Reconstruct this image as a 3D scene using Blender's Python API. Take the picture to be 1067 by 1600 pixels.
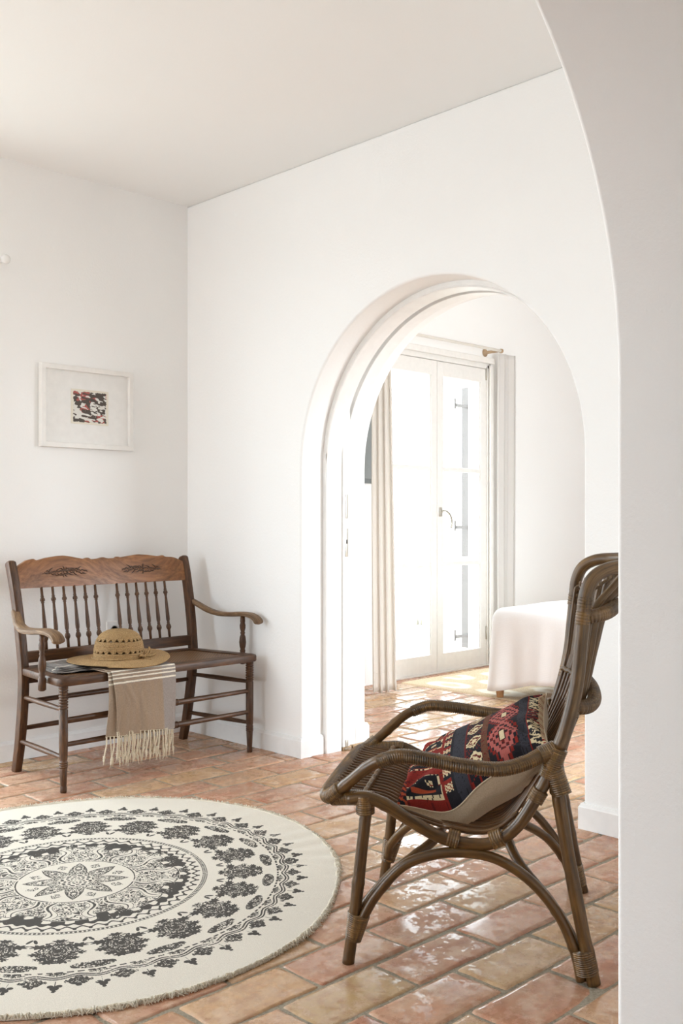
import bpy, bmesh, math, random
import numpy as np
from mathutils import Vector, Matrix

random.seed(7)
RS = np.random.RandomState(11)
for o in list(bpy.data.objects):
    bpy.data.objects.remove(o, do_unlink=True)
scene = bpy.context.scene
COL = scene.collection
PI = math.pi

# ------------------------------------------------------------------ camera
TH = math.radians(45.54)
EYE = 1.10
cam = bpy.data.cameras.new('camera')
cam.sensor_width = 36.0
cam.lens = 36.0 * 1579 / 1600
cam.shift_y = 14 / 1600
cam.clip_start = 0.05
cam_o = bpy.data.objects.new('camera', cam)
cam_o.location = (0, 0, EYE)
cam_o.rotation_euler = (PI / 2, 0, TH - PI / 2)
COL.objects.link(cam_o)
scene.camera = cam_o

# ------------------------------------------------------------------ view, world
vs = scene.view_settings
vs.view_transform = 'Standard'
vs.look = 'None'
vs.gamma = 1
vs.use_curve_mapping = False
scene.cycles.max_bounces = 14
scene.cycles.diffuse_bounces = 10
scene.cycles.glossy_bounces = 4
scene.cycles.transparent_max_bounces = 12
vs.exposure = 0.0

W = bpy.data.worlds.new('sky')
scene.world = W
W.use_nodes = True
wn = W.node_tree.nodes
wl = W.node_tree.links
bg = wn['Background']
wtc = wn.new('ShaderNodeTexCoord')
wsep = wn.new('ShaderNodeSeparateXYZ')
wrp = wn.new('ShaderNodeValToRGB')          # hazy white sky above, paler ground below the horizon
wmr = wn.new('ShaderNodeMapRange')
wmr.inputs['From Min'].default_value = -1.0
wl.new(wtc.outputs['Generated'], wsep.inputs[0])
wl.new(wsep.outputs['Z'], wmr.inputs['Value'])
wl.new(wmr.outputs[0], wrp.inputs['Fac'])
wrp.color_ramp.elements[0].position = 0.46
wrp.color_ramp.elements[0].color = (0.31, 0.33, 0.34, 1)
wrp.color_ramp.elements[1].position = 0.51
wrp.color_ramp.elements[1].color = (0.84, 0.93, 1.0, 1)
wl.new(wrp.outputs['Color'], bg.inputs['Color'])
bg.inputs['Strength'].default_value = 8.0


def area(name, loc, rot, sx, sy, power, color=(1, 1, 1), portal=False):
    L = bpy.data.lights.new(name, 'AREA')
    L.shape = 'RECTANGLE'
    L.size, L.size_y = sx, sy
    L.energy = power
    L.color = color
    if portal:
        L.cycles.is_portal = True
    o = bpy.data.objects.new(name, L)
    o.location = loc
    o.rotation_euler = rot
    COL.objects.link(o)
    return o


# daylight through living window and french doors, plus fill through two added openings
area('daylight_living_window', (1.05, 4.84, 1.40), (-math.radians(66), 0, 0), 1.75, 2.1, 14, (0.82, 0.92, 1.0))
area('far_fill_light', (-2.46, 3.5, 1.25), (0, -PI / 2, 0), 2.1, 1.2, 30, (0.82, 0.92, 1.0))  # added fill, no window known here; brightens the arch wall and reveal
area('far_fill_portal', (-2.41, 3.5, 1.175), (0, -PI / 2, 0), 2.35, 1.2, 1, portal=True)
area('bedroom_fill_light', (4.7, 0.74, 1.4), (PI / 2, 0, 0), 1.5, 1.8, 42, (0.90, 0.95, 1.0))  # added fill from an unseen side; brightens curtains, doors and bed front
area('daylight_living_portal', (1.05, 4.69, 1.18), (-PI / 2, 0, 0), 1.8, 2.36, 1, portal=True)
area('bedroom_fill_portal', (4.7, 0.79, 1.2), (PI / 2, 0, 0), 1.6, 2.4, 1, portal=True)
area('daylight_door_portal', (5.59, 4.86, 1.17), (-PI / 2, 0, 0), 1.15, 2.3, 1, portal=True)


# ------------------------------------------------------------------ helpers
def lin(c):
    return c / 12.92 if c <= 0.04045 else ((c + 0.055) / 1.055) ** 2.4


def rgb(r, g, b):
    return (lin(r / 255), lin(g / 255), lin(b / 255), 1)


def add_vertsobj(name, verts, faces, mat=None, parent=None, smooth=False, attrs=None):
    me = bpy.data.meshes.new(name)
    if isinstance(verts, np.ndarray) and isinstance(faces, np.ndarray):
        nv, nf, k = len(verts), len(faces), faces.shape[1]
        me.vertices.add(nv)
        me.vertices.foreach_set('co', verts.astype(np.float32).ravel())
        me.loops.add(nf * k)
        me.loops.foreach_set('vertex_index', faces.astype(np.int32).ravel())
        me.polygons.add(nf)
        me.polygons.foreach_set('loop_start', np.arange(0, nf * k, k, dtype=np.int32))
        me.polygons.foreach_set('loop_total', np.full(nf, k, dtype=np.int32))
        me.update(calc_edges=True)
        me.validate()
    else:
        me.from_pydata([tuple(v) for v in verts], [], [tuple(f) for f in faces])
        me.update()
    if smooth:
        me.polygons.foreach_set('use_smooth', [True] * len(me.polygons))
    if attrs:
        for n, (kind, data) in attrs.items():
            a = me.attributes.new(n, kind, 'POINT')
            d = np.asarray(data, dtype=np.float32).ravel()
            if kind == 'FLOAT':
                a.data.foreach_set('value', d)
            elif kind == 'FLOAT_VECTOR':
                a.data.foreach_set('vector', d)
            else:
                a.data.foreach_set('color', d)
    if mat:
        me.materials.append(mat)
    o = bpy.data.objects.new(name, me)
    COL.objects.link(o)
    if parent:
        o.parent = parent
    return o


class MB:
    """collects geometry for ONE mesh object, with a 'pc' vector (grain coordinates) and a 'tone' per vertex"""

    def __init__(s):
        s.v, s.f, s.pc, s.tone = [], [], [], []

    def add(s, v, f, pc=None, tone=None):
        n = len(s.v)
        s.v += [tuple(p) for p in v]
        s.f += [tuple(i + n for i in q) for q in f]
        s.pc += [tuple(p) for p in (pc if pc is not None else v)]
        s.tone += list(tone) if tone is not None else [0.5] * len(v)
        return s

    def build(s, name, mat, parent=None, smooth=True, sharp=None):
        o = add_vertsobj(name, s.v, s.f, mat, parent, smooth,
                         {'pc': ('FLOAT_VECTOR', s.pc), 'tone': ('FLOAT', s.tone)})
        if sharp:
            edge_split_angle(o, sharp)
        return o

    def box(s, c, d, bev=0.0, grain=0, rot=None, off=0.0):
        """box centre c, full size d, bevelled edges, grain along the given axis"""
        bm = bmesh.new()
        bmesh.ops.create_cube(bm, size=1)
        bmesh.ops.scale(bm, vec=d, verts=bm.verts)
        if bev > 0:
            bmesh.ops.bevel(bm, geom=bm.edges[:], offset=bev, segments=2, profile=0.5, affect='EDGES')
        v = [p.co.copy() for p in bm.verts]
        f = [[q.index for q in p.verts] for p in bm.faces]
        bm.verts.index_update()
        f = [[q.index for q in p.verts] for p in bm.faces]
        bm.free()
        pc = []
        for p in v:
            q = [p.x * 9 + off, p.y * 9 + off * 2, p.z * 9 + off]
            q[grain] *= 0.12
            pc.append(q)
        if rot is not None:
            v = [rot @ p for p in v]
        v = [p + Vector(c) for p in v]
        return s.add(v, f, pc)

    def tube(s, pts, rad, seg=12, step=None, cap=True, closed=False, flat=None, tone=None):
        P = catmull(pts, step or 0.012, closed) if step != 0 else [Vector(p) for p in pts]
        n = len(P)
        fr = frames(P, closed)
        # arc length
        L = [0]
        for i in range(1, n):
            L.append(L[-1] + (P[i] - P[i - 1]).length)
        T = L[-1] or 1
        off = random.uniform(0, 50)
        v, pc, tn = [], [], []
        for i in range(n):
            t, a, b = fr[i]
            for j in range(seg):
                an = 2 * PI * j / seg
                r = rad(L[i], T, an) if callable(rad) else rad
                ca, sa = math.cos(an), math.sin(an)
                if flat:
                    v.append(P[i] + a * (r * ca * flat[0]) + b * (r * sa * flat[1]))
                else:
                    v.append(P[i] + a * (r * ca) + b * (r * sa))
                pc.append((ca * 0.7 + off, sa * 0.7, L[i] * 3.0 + off))
                tn.append(tone(L[i], an) if tone else 0.5)
        f = []
        m = n if closed else n - 1
        for i in range(m):
            for j in range(seg):
                k = (j + 1) % seg
                i2 = (i + 1) % n
                f.append((i * seg + j, i * seg + k, i2 * seg + k, i2 * seg + j))
        if cap and not closed:
            f.append(tuple(reversed(range(seg))))
            f.append(tuple((n - 1) * seg + j for j in range(seg)))
        return s.add(v, f, pc, tn)

    def lathe(s, prof, seg=20, M=None, pcs=3.0):
        """prof: (radius, height) pairs from bottom to top"""
        v, pc, f = [], [], []
        off = random.uniform(0, 50)
        for r, z in prof:
            for j in range(seg):
                an = 2 * PI * j / seg
                p = Vector((r * math.cos(an), r * math.sin(an), z))
                v.append(M @ p if M else p)
                pc.append((math.cos(an) * 0.6 + off, math.sin(an) * 0.6, z * pcs + off))
        for i in range(len(prof) - 1):
            for j in range(seg):
                k = (j + 1) % seg
                f.append((i * seg + j, i * seg + k, (i + 1) * seg + k, (i + 1) * seg + j))
        f.append(tuple(reversed(range(seg))))
        f.append(tuple((len(prof) - 1) * seg + j for j in range(seg)))
        return s.add(v, f, pc)


def catmull(pts, step, closed=False):
    P = [Vector(p) for p in pts]
    n = len(P)
    if n == 2 and not closed:
        k = max(1, int((P[1] - P[0]).length / step))
        return [P[0].lerp(P[1], i / k) for i in range(k + 1)]
    out = []
    m = n if closed else n - 1
    for i in range(m):
        if closed:
            a, b, c, d = P[i - 1], P[i], P[(i + 1) % n], P[(i + 2) % n]
        else:
            b, c = P[i], P[i + 1]
            a = P[i - 1] if i > 0 else b * 2 - c
            d = P[i + 2] if i + 2 < n else c * 2 - b
        k = max(1, int(math.ceil((c - b).length / step)))
        # centripetal-ish
        for q in range(k):
            t = q / k
            t2, t3 = t * t, t * t * t
            out.append(0.5 * ((2 * b) + (c - a) * t + (2 * a - 5 * b + 4 * c - d) * t2 + (3 * b - 3 * c + d - a) * t3))
    if not closed:
        out.append(P[-1])
    return out


def frames(P, closed=False):
    n = len(P)
    T = []
    for i in range(n):
        if closed:
            t = P[(i + 1) % n] - P[i - 1]
        else:
            t = P[min(i + 1, n - 1)] - P[max(i - 1, 0)]
        T.append(t.normalized() if t.length > 1e-9 else Vector((0, 0, 1)))
    ref = Vector((0, 0, 1))
    if abs(T[0].dot(ref)) > 0.9:
        ref = Vector((1, 0, 0))
    a = (ref - T[0] * ref.dot(T[0])).normalized()
    out = []
    for i in range(n):
        a = a - T[i] * a.dot(T[i])
        a = a.normalized() if a.length > 1e-6 else Vector((1, 0, 0))
        b = T[i].cross(a)
        out.append((T[i], a.copy(), b))
    return out


def edge_split_angle(o, deg):
    me = o.data
    bm = bmesh.new()
    bm.from_mesh(me)
    th = math.radians(deg)
    for e in bm.edges:
        if len(e.link_faces) == 2 and e.calc_face_angle(0) > th:
            e.smooth = False
    bm.to_mesh(me)
    bm.free()


def empty(name, loc, rz=0.0):
    o = bpy.data.objects.new(name, None)
    o.location = loc
    o.rotation_euler = (0, 0, rz)
    o.empty_display_size = 0.1
    COL.objects.link(o)
    return o


def tag(o, label, cat, group=None):
    o['label'] = label
    o['category'] = cat
    if group:
        o['group'] = group
    return o


def struct(o):
    o['kind'] = 'structure'
    return o


# ------------------------------------------------------------------ materials
def new_mat(name):
    m = bpy.data.materials.new(name)
    m.use_nodes = True
    nt = m.node_tree
    b = nt.nodes['Principled BSDF']
    return m, nt, b


def N(nt, t, **kw):
    n = nt.nodes.new(t)
    for k, v in kw.items():
        setattr(n, k, v)
    return n


def noise(nt, vec, scale, detail=4, rough=0.55):
    n = N(nt, 'ShaderNodeTexNoise')
    n.inputs['Scale'].default_value = scale
    n.inputs['Detail'].default_value = detail
    n.inputs['Roughness'].default_value = rough
    if vec is not None:
        nt.links.new(vec, n.inputs['Vector'])
    return n


def ramp(nt, fac, stops):
    r = N(nt, 'ShaderNodeValToRGB')
    e = r.color_ramp.elements
    while len(e) < len(stops):
        e.new(0.5)
    for i, (p, c) in enumerate(stops):
        e[i].position = p
        e[i].color = c if len(c) == 4 else (*c, 1)
    nt.links.new(fac, r.inputs['Fac'])
    return r


def g(v):
    return (v, v, v, 1)


def bump(nt, b, height, strength, dist):
    n = N(nt, 'ShaderNodeBump')
    n.inputs['Strength'].default_value = strength
    n.inputs['Distance'].default_value = dist
    nt.links.new(height, n.inputs['Height'])
    nt.links.new(n.outputs['Normal'], b.inputs['Normal'])
    return n


def mix(nt, fac, a, b_, blend='MIX'):
    n = N(nt, 'ShaderNodeMix', data_type='RGBA', blend_type=blend)
    for sock, val in ((n.inputs[0], fac), (n.inputs[6], a), (n.inputs[7], b_)):
        if isinstance(val, (int, float)):
            sock.default_value = val
        elif isinstance(val, tuple):
            sock.default_value = val
        else:
            nt.links.new(val, sock)
    return n.outputs[2]


def coords(nt, kind='Object'):
    return N(nt, 'ShaderNodeTexCoord').outputs[kind]


def geo_pos(nt):
    return N(nt, 'ShaderNodeNewGeometry').outputs['Position']


def attr(nt, name):
    return N(nt, 'ShaderNodeAttribute', attribute_name=name)


def mat_plaster(name, col, bump_s=0.25, rough=0.75):
    m, nt, b = new_mat(name)
    P = geo_pos(nt)
    n1 = noise(nt, P, 90, 5, 0.6)
    n2 = noise(nt, P, 1.3, 2)
    c = ramp(nt, n2.outputs['Fac'], [(0.3, tuple(x * 0.985 for x in col[:3])), (0.7, col)])
    nt.links.new(c.outputs['Color'], b.inputs['Base Color'])
    b.inputs['Roughness'].default_value = rough
    b.inputs['Specular IOR Level'].default_value = 0.25
    bump(nt, b, n1.outputs['Fac'], bump_s, 0.004)
    return m


def mat_flat(name, col, rough=0.5, spec=0.4, metal=0.0):
    m, nt, b = new_mat(name)
    P = geo_pos(nt)
    n2 = noise(nt, P, 25, 3)
    c = ramp(nt, n2.outputs['Fac'], [(0.3, tuple(x * 0.95 for x in col[:3])), (0.7, col)])
    nt.links.new(c.outputs['Color'], b.inputs['Base Color'])
    b.inputs['Roughness'].default_value = rough
    b.inputs['Specular IOR Level'].default_value = spec
    b.inputs['Metallic'].default_value = metal
    return m


def mat_wood(name, dark, mid, light, rough=0.42, scale=1.0, bs=0.15):
    m, nt, b = new_mat(name)
    pc = attr(nt, 'pc').outputs['Vector']
    n1 = noise(nt, pc, 6 * scale, 6, 0.65)
    n2 = noise(nt, pc, 1.4 * scale, 3, 0.5)
    c1 = ramp(nt, n1.outputs['Fac'], [(0.25, dark), (0.5, mid), (0.8, light)])
    c2 = mix(nt, 0.55, c1.outputs['Color'], ramp(nt, n2.outputs['Fac'], [(0.3, g(0.45)), (0.75, g(1.25))]).outputs['Color'], 'MULTIPLY')
    nt.links.new(c2, b.inputs['Base Color'])
    r = ramp(nt, n1.outputs['Fac'], [(0.3, g(rough + 0.12)), (0.7, g(rough - 0.05))])
    nt.links.new(r.outputs['Color'], b.inputs['Roughness'])
    bump(nt, b, n1.outputs['Fac'], bs, 0.002)
    return m


def mat_rattan(name, dark, mid, light, rough=0.33):
    m, nt, b = new_mat(name)
    pc = attr(nt, 'pc').outputs['Vector']
    tone = attr(nt, 'tone').outputs['Fac']
    n1 = noise(nt, pc, 3.0, 6, 0.7)
    n2 = noise(nt, geo_pos(nt), 14, 3, 0.5)
    c1 = ramp(nt, n1.outputs['Fac'], [(0.28, dark), (0.52, mid), (0.8, light)])
    c2 = mix(nt, 0.6, c1.outputs['Color'], ramp(nt, n2.outputs['Fac'], [(0.3, g(0.5)), (0.7, g(1.3))]).outputs['Color'], 'MULTIPLY')
    c3 = mix(nt, 0.8, c2, ramp(nt, tone, [(0.0, g(0.45)), (0.5, g(1.0)), (1.0, (1.6, 1.5, 1.3))]).outputs['Color'], 'MULTIPLY')
    nt.links.new(c3, b.inputs['Base Color'])
    b.inputs['Roughness'].default_value = rough
    b.inputs['Coat Weight'].default_value = 0.12
    b.inputs['Coat Roughness'].default_value = 0.25
    bump(nt, b, n1.outputs['Fac'], 0.12, 0.001)
    return m


def mat_fabric(name, col, col2=None, scale=260, bs=0.4, trans=0.0, rough=0.9):
    m, nt, b = new_mat(name)
    P = geo_pos(nt)
    n1 = noise(nt, P, scale, 3)
    n2 = noise(nt, P, 6, 3)
    c = ramp(nt, n1.outputs['Fac'], [(0.3, col2 or tuple(x * 0.85 for x in col[:3])), (0.7, col)])
    nt.links.new(c.outputs['Color'], b.inputs['Base Color'])
    b.inputs['Roughness'].default_value = rough
    b.inputs['Specular IOR Level'].default_value = 0.15
    b.inputs['Sheen Weight'].default_value = 0.15
    bump(nt, b, n1.outputs['Fac'], bs, 0.001)
    if trans:
        t = N(nt, 'ShaderNodeBsdfTranslucent')
        t.inputs['Color'].default_value = col
        mx = N(nt, 'ShaderNodeMixShader')
        mx.inputs[0].default_value = trans
        nt.links.new(b.outputs[0], mx.inputs[1])
        nt.links.new(t.outputs[0], mx.inputs[2])
        nt.links.new(mx.outputs[0], nt.nodes['Material Output'].inputs['Surface'])
    return m


M_WALL = mat_plaster('white_plaster', (0.90, 0.897, 0.888, 1))
M_CEIL = mat_plaster('ceiling_plaster', (0.89, 0.887, 0.878, 1), 0.1)
M_BASE = mat_flat('painted_baseboard', (0.86, 0.855, 0.845, 1), 0.45)
M_PAINT = mat_flat('white_gloss_paint', (0.86, 0.85, 0.83, 1), 0.35)
M_FRAME = mat_flat('white_frame_wood', (0.84, 0.82, 0.79, 1), 0.45)
M_STEEL = mat_flat('brushed_steel', rgb(190, 185, 175), 0.3, 0.5, 0.9)
M_BRASS = mat_flat('worn_brass', rgb(150, 125, 95), 0.4, 0.5, 0.7)
M_OAK = mat_wood('dark_oak', rgb(38, 23, 10), rgb(80, 49, 23), rgb(118, 77, 40))
M_OAKC = mat_wood('crest_oak', rgb(98, 59, 29), rgb(140, 90, 49), rgb(168, 117, 69), 0.38)
M_OAKG = mat_wood('worn_oak', rgb(70, 48, 30), rgb(118, 88, 58), rgb(165, 136, 100), 0.5)
M_RAT = mat_rattan('rattan_pole', rgb(42, 27, 10), rgb(92, 64, 28), rgb(132, 98, 50))
M_WRAP = mat_rattan('rattan_wrap', rgb(46, 31, 13), rgb(100, 73, 37), rgb(146, 114, 66), 0.34)
M_GREY = mat_rattan('rattan_weathered', rgb(50, 35, 18), rgb(98, 72, 41), rgb(138, 110, 70), 0.40)
M_CANE = mat_rattan('rattan_cane', rgb(50, 32, 16), rgb(96, 66, 36), rgb(132, 98, 60), 0.3)


def mat_glass():
    m = bpy.data.materials.new('window_glass')
    m.use_nodes = True
    nt = m.node_tree
    nt.nodes.clear()
    out = N(nt, 'ShaderNodeOutputMaterial')
    t = N(nt, 'ShaderNodeBsdfTransparent')
    t.inputs['Color'].default_value = (0.97, 0.985, 0.98, 1)
    gl = N(nt, 'ShaderNodeBsdfGlossy')
    gl.inputs['Roughness'].default_value = 0.02
    mx = N(nt, 'ShaderNodeMixShader')
    mx.inputs[0].default_value = 0.05
    nt.links.new(t.outputs[0], mx.inputs[1])
    nt.links.new(gl.outputs[0], mx.inputs[2])
    nt.links.new(mx.outputs[0], out.inputs['Surface'])
    return m


M_GLASS = mat_glass()


def mat_terracotta():
    m, nt, b = new_mat('terracotta_tile')
    P = geo_pos(nt)
    tn = attr(nt, 'tone').outputs['Fac']
    base = ramp(nt, tn, [(0.0, rgb(162, 106, 78)), (0.3, rgb(184, 130, 102)), (0.55, rgb(190, 142, 110)),
                         (0.78, rgb(196, 156, 114)), (1.0, rgb(182, 152, 110))])
    # offset the noise per tile so that the clouds do not run across the joints
    add = N(nt, 'ShaderNodeVectorMath', operation='MULTIPLY_ADD')
    nt.links.new(attr(nt, 'pc').outputs['Vector'], add.inputs[0])
    add.inputs[1].default_value = (1, 1, 1)
    nt.links.new(P, add.inputs[2])
    V = add.outputs[0]
    st = N(nt, 'ShaderNodeMapping')
    st.inputs['Scale'].default_value = (0.6, 1.5, 1)
    st.inputs['Rotation'].default_value = (0, 0, 0.35)
    nt.links.new(V, st.inputs['Vector'])
    n1 = noise(nt, st.outputs[0], 9, 6, 0.62)
    c = mix(nt, ramp(nt, n1.outputs['Fac'], [(0.35, g(0)), (0.7, g(0.75))]).outputs['Color'], base.outputs['Color'], rgb(200, 172, 144))
    n2 = noise(nt, V, 30, 5, 0.65)
    c = mix(nt, ramp(nt, n2.outputs['Fac'], [(0.3, g(0.5)), (0.55, g(0))]).outputs['Color'], c, rgb(144, 92, 70))
    # chalky wear patches
    n3 = noise(nt, V, 13, 8, 0.7)
    wear = ramp(nt, n3.outputs['Fac'], [(0.54, g(0)), (0.60, g(1))]).outputs['Color']
    c = mix(nt, mix(nt, 0.4, g(0), wear), c, rgb(216, 190, 166))
    n5 = noise(nt, V, 220, 2)
    c = mix(nt, ramp(nt, n5.outputs['Fac'], [(0.66, g(0)), (0.72, g(0.5))]).outputs['Color'], c, rgb(110, 70, 48))
    nt.links.new(c, b.inputs['Base Color'])
    # waxed, polished patches against matt clay
    n4 = noise(nt, V, 6, 3, 0.6)
    n6 = noise(nt, V, 34, 10, 0.75)
    ms = mix(nt, 0.62, n4.outputs['Fac'], n6.outputs['Fac'])
    pol = ramp(nt, ms, [(0.490, g(0.62)), (0.500, g(0.24)), (0.54, g(0.17))])
    nt.links.new(pol.outputs['Color'], b.inputs['Roughness'])
    b.inputs['Specular IOR Level'].default_value = 0.6
    hb = mix(nt, 0.25, n1.outputs['Fac'], n2.outputs['Fac'])
    bump(nt, b, hb, 0.16, 0.002)
    return m


M_TILE = mat_terracotta()
M_GROUT = mat_plaster('cement_grout', rgb(152, 142, 126), 0.8, 0.95)
_n = M_GROUT.node_tree
_c = ramp(_n, noise(_n, geo_pos(_n), 160, 5, 0.7).outputs['Fac'], [(0.3, rgb(118, 108, 94)), (0.6, rgb(168, 158, 140))])
_n.links.new(_c.outputs['Color'], _n.nodes['Principled BSDF'].inputs['Base Color'])

# ------------------------------------------------------------------ room shell
CEIL = 2.755
XB, YL = 3.15, 4.367            # wall with the arch, wall behind the bench
YF = 1.0                        # far face of the foreground arch wall


def prism(name, poly, axis, a, b, mat, bev=0.0, parent=None):
    """poly: 2D points; axis 'x': poly is (y,z) extruded a..b along x; 'y': (x,z) along y; 'z': (x,y) along z"""
    def P(p, t):
        return {'x': (t, p[0], p[1]), 'y': (p[0], t, p[1]), 'z': (p[0], p[1], t)}[axis]
    n = len(poly)
    v = [P(p, a) for p in poly] + [P(p, b) for p in poly]
    f = [tuple(range(n)), tuple(reversed(range(n, 2 * n)))]
    f += [(i, i + n, (i + 1) % n + n, (i + 1) % n) for i in range(n)]
    bm = bmesh.new()
    bv = [bm.verts.new(p) for p in v]
    for q in f:
        bm.faces.new([bv[i] for i in q])
    bmesh.ops.recalc_face_normals(bm, faces=bm.faces[:])
    me = bpy.data.meshes.new(name)
    bm.to_mesh(me)
    bm.free()
    me.materials.append(mat)
    o = bpy.data.objects.new(name, me)
    COL.objects.link(o)
    if bev:
        md = o.modifiers.new('bevel', 'BEVEL')
        md.width = bev
        md.segments = 4
        md.limit_method = 'ANGLE'
        md.angle_limit = math.radians(50)
        md.harden_normals = True
        for p in me.polygons:
            p.use_smooth = True
        edge_split_angle(o, 35)
    if parent:
        o.parent = parent
    return o


def arch_poly(lo, hi, top, c, R, zc, base=0.0, n=64, zfloor=0.0):
    """outer rectangle lo..hi x 0..top with a door-like arched opening"""
    pts = [(lo, zfloor), (lo, top), (hi, top), (hi, zfloor), (c + R, zfloor)]
    for i in range(n + 1):
        a = PI * i / n
        pts.append((c + R * math.cos(a), zc + R * math.sin(a)))
    pts.append((c - R, zfloor))
    return pts


def ring_poly(c, R1, R2, zc, n=64):
    pts = [(c + R1, 0)]
    pts += [(c + R1 * math.cos(PI * i / n), zc + R1 * math.sin(PI * i / n)) for i in range(n + 1)]
    pts += [(c - R1, 0), (c - R2, 0)]
    pts += [(c - R2 * math.cos(PI * i / n), zc + R2 * math.sin(PI * i / n)) for i in range(n + 1)]
    pts += [(c + R2, 0)]
    return pts


def rect_hole(lo, hi, z0, z1, a, b, s, t):
    return [(lo, z0), (lo, z1), (hi, z1), (hi, z0)], (a, b, s, t)


ZC, AC, AR = 1.352, 2.725, 0.751
# wall with the sliding-door arch: two leaves with the door pocket between them
struct(prism('wall_right', arch_poly(-3.2, 4.67, CEIL, AC, AR, ZC), 'x', XB, 3.385, M_WALL, 0.012))
struct(prism('wall_right_inner', arch_poly(0.8, 4.92, 3.20, AC + 0.052, AR, ZC), 'x', 3.465, 3.63, M_WALL, 0.012))
struct(prism('trim_1', ring_poly(AC, AR + 0.004, 0.722, ZC), 'x', 3.287, 3.384, M_PAINT, 0.003))
bead = MB()
bp = [(3.287, AC + 0.727, 0.0), (3.287, AC + 0.727, 0.7)] + [(3.287, AC + 0.727 * math.cos(PI * i / 40), ZC + 0.727 * math.sin(PI * i / 40)) for i in range(41)] + [(3.287, AC - 0.727, 0.7), (3.287, AC - 0.727, 0.0)]
bead.tube(bp, 0.004, 8, 0.03)
struct(bead.build('trim_2', M_PAINT))
struct(prism('trim_3', ring_poly(AC + 0.052, AR + 0.004, 0.735, ZC), 'x', 3.467, 3.545, M_PAINT, 0.003))

# sliding door parked in its pocket (only the leading edge shows)
door = prism('door_1', [(3.458, 0.012), (3.458, 2.06), (4.25, 2.06), (4.25, 0.012)], 'x', 3.402, 3.452, M_PAINT, 0.003)
struct(door)
mb = MB().box((3.427, 3.4575, 1.17), (0.016, 0.003, 0.115), 0.0012)
p1 = mb.build('latch_plate', M_STEEL, door)
mb = MB().box((3.427, 3.4575, 0.995), (0.018, 0.003, 0.135), 0.0012)
p1 = mb.build('lock_plate', M_STEEL, door)
mb = MB().box((3.427, 3.4562, 1.0), (0.008, 0.003, 0.02))
mb.build('bolt_hole', mat_flat('dark_slot', rgb(60, 55, 50), 0.6), p1)
mb = MB().box((3.427, 3.4555, 0.028), (0.014, 0.004, 0.035), 0.001)
mb.build('floor_guide', M_STEEL, door)
trk = MB().box((3.39, 3.445, 0.008), (0.010, 0.012, 0.018), 0.001).box((3.459, 3.445, 0.008), (0.010, 0.012, 0.018), 0.001)
trk.box((3.426, 3.44, 0.002), (0.07, 0.02, 0.004))
trk.build('floor_track', M_BRASS, door)

# wall behind the bench with the tall window outside the frame on its left
wl_o = prism('wall_left', [(-2.2, 0), (-2.2, CEIL), (XB, CEIL), (XB, 0), (1.95, 0), (1.95, 2.36), (0.15, 2.36), (0.15, 0)], 'y', YL, YL + 0.30, M_WALL)
struct(wl_o)
# foreground arch wall
XJ, RJ, ZJ = 1.708, 0.845, 1.364
struct(prism('wall_front', arch_poly(-2.2, XB, CEIL, XJ - RJ, RJ, ZJ), 'y', 0.62, YF, M_WALL, 0.012))
struct(prism('wall_far_left', [(0.62, 0), (0.62, CEIL), (4.67, CEIL), (4.67, 0), (4.1, 0), (4.1, 2.35), (2.9, 2.35), (2.9, 0)], 'x', -2.4, -2.2, M_WALL))  # the opening is invented, to let the far fill light in
# hall behind the camera
struct(prism('wall_hall_left', [(-3.2, 0), (-3.2, CEIL), (0.62, CEIL), (0.62, 0)], 'x', -2.4, -2.2, M_WALL))
struct(prism('wall_hall_back', [(-2.4, 0), (-2.4, CEIL), (3.63, CEIL), (3.63, 0), ], 'y', -3.4, -3.2, M_WALL))
# bedroom
YD = 4.70
struct(prism('wall_bedroom_back', [(3.63, 0), (3.63, 3.2), (9.0, 3.2), (9.0, 0), (6.21, 0), (6.21, 2.31), (4.99, 2.31), (4.99, 0)], 'y', YD, YD + 0.22, M_WALL))
struct(prism('wall_bedroom_right', [(0.8, 0), (0.8, 3.2), (4.92, 3.2), (4.92, 0)], 'x', 9.0, 9.2, M_WALL))
wbf = prism('wall_bedroom_front', [(3.63, 0), (3.63, 3.2), (9.0, 3.2), (9.0, 0), (5.5, 0), (5.5, 2.4), (3.9, 2.4), (3.9, 0)], 'y', 0.80, 1.0, M_WALL)  # unseen opening added for the bedroom fill light
struct(wbf)
BCEIL = 3.15
struct(prism('ceiling_bedroom', [(3.50, 0.8), (9.2, 0.8), (9.2, 4.92), (3.50, 4.92)], 'z', BCEIL, BCEIL + 0.12, M_CEIL))
struct(prism('ceiling', [(-2.4, -3.4), (3.5, -3.4), (3.5, 4.67), (-2.4, 4.67)], 'z', CEIL, CEIL + 0.15, M_CEIL))
# cove: soft rounded joint between wall and ceiling is a painted crease, left sharp

# ---- floor: cement bed and individually laid terracotta tiles
struct(prism('floor', [(-2.4, -3.4), (9.2, -3.4), (9.2, 5.2), (-2.4, 5.2)], 'z', -0.12, -0.0035, M_GROUT))


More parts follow.
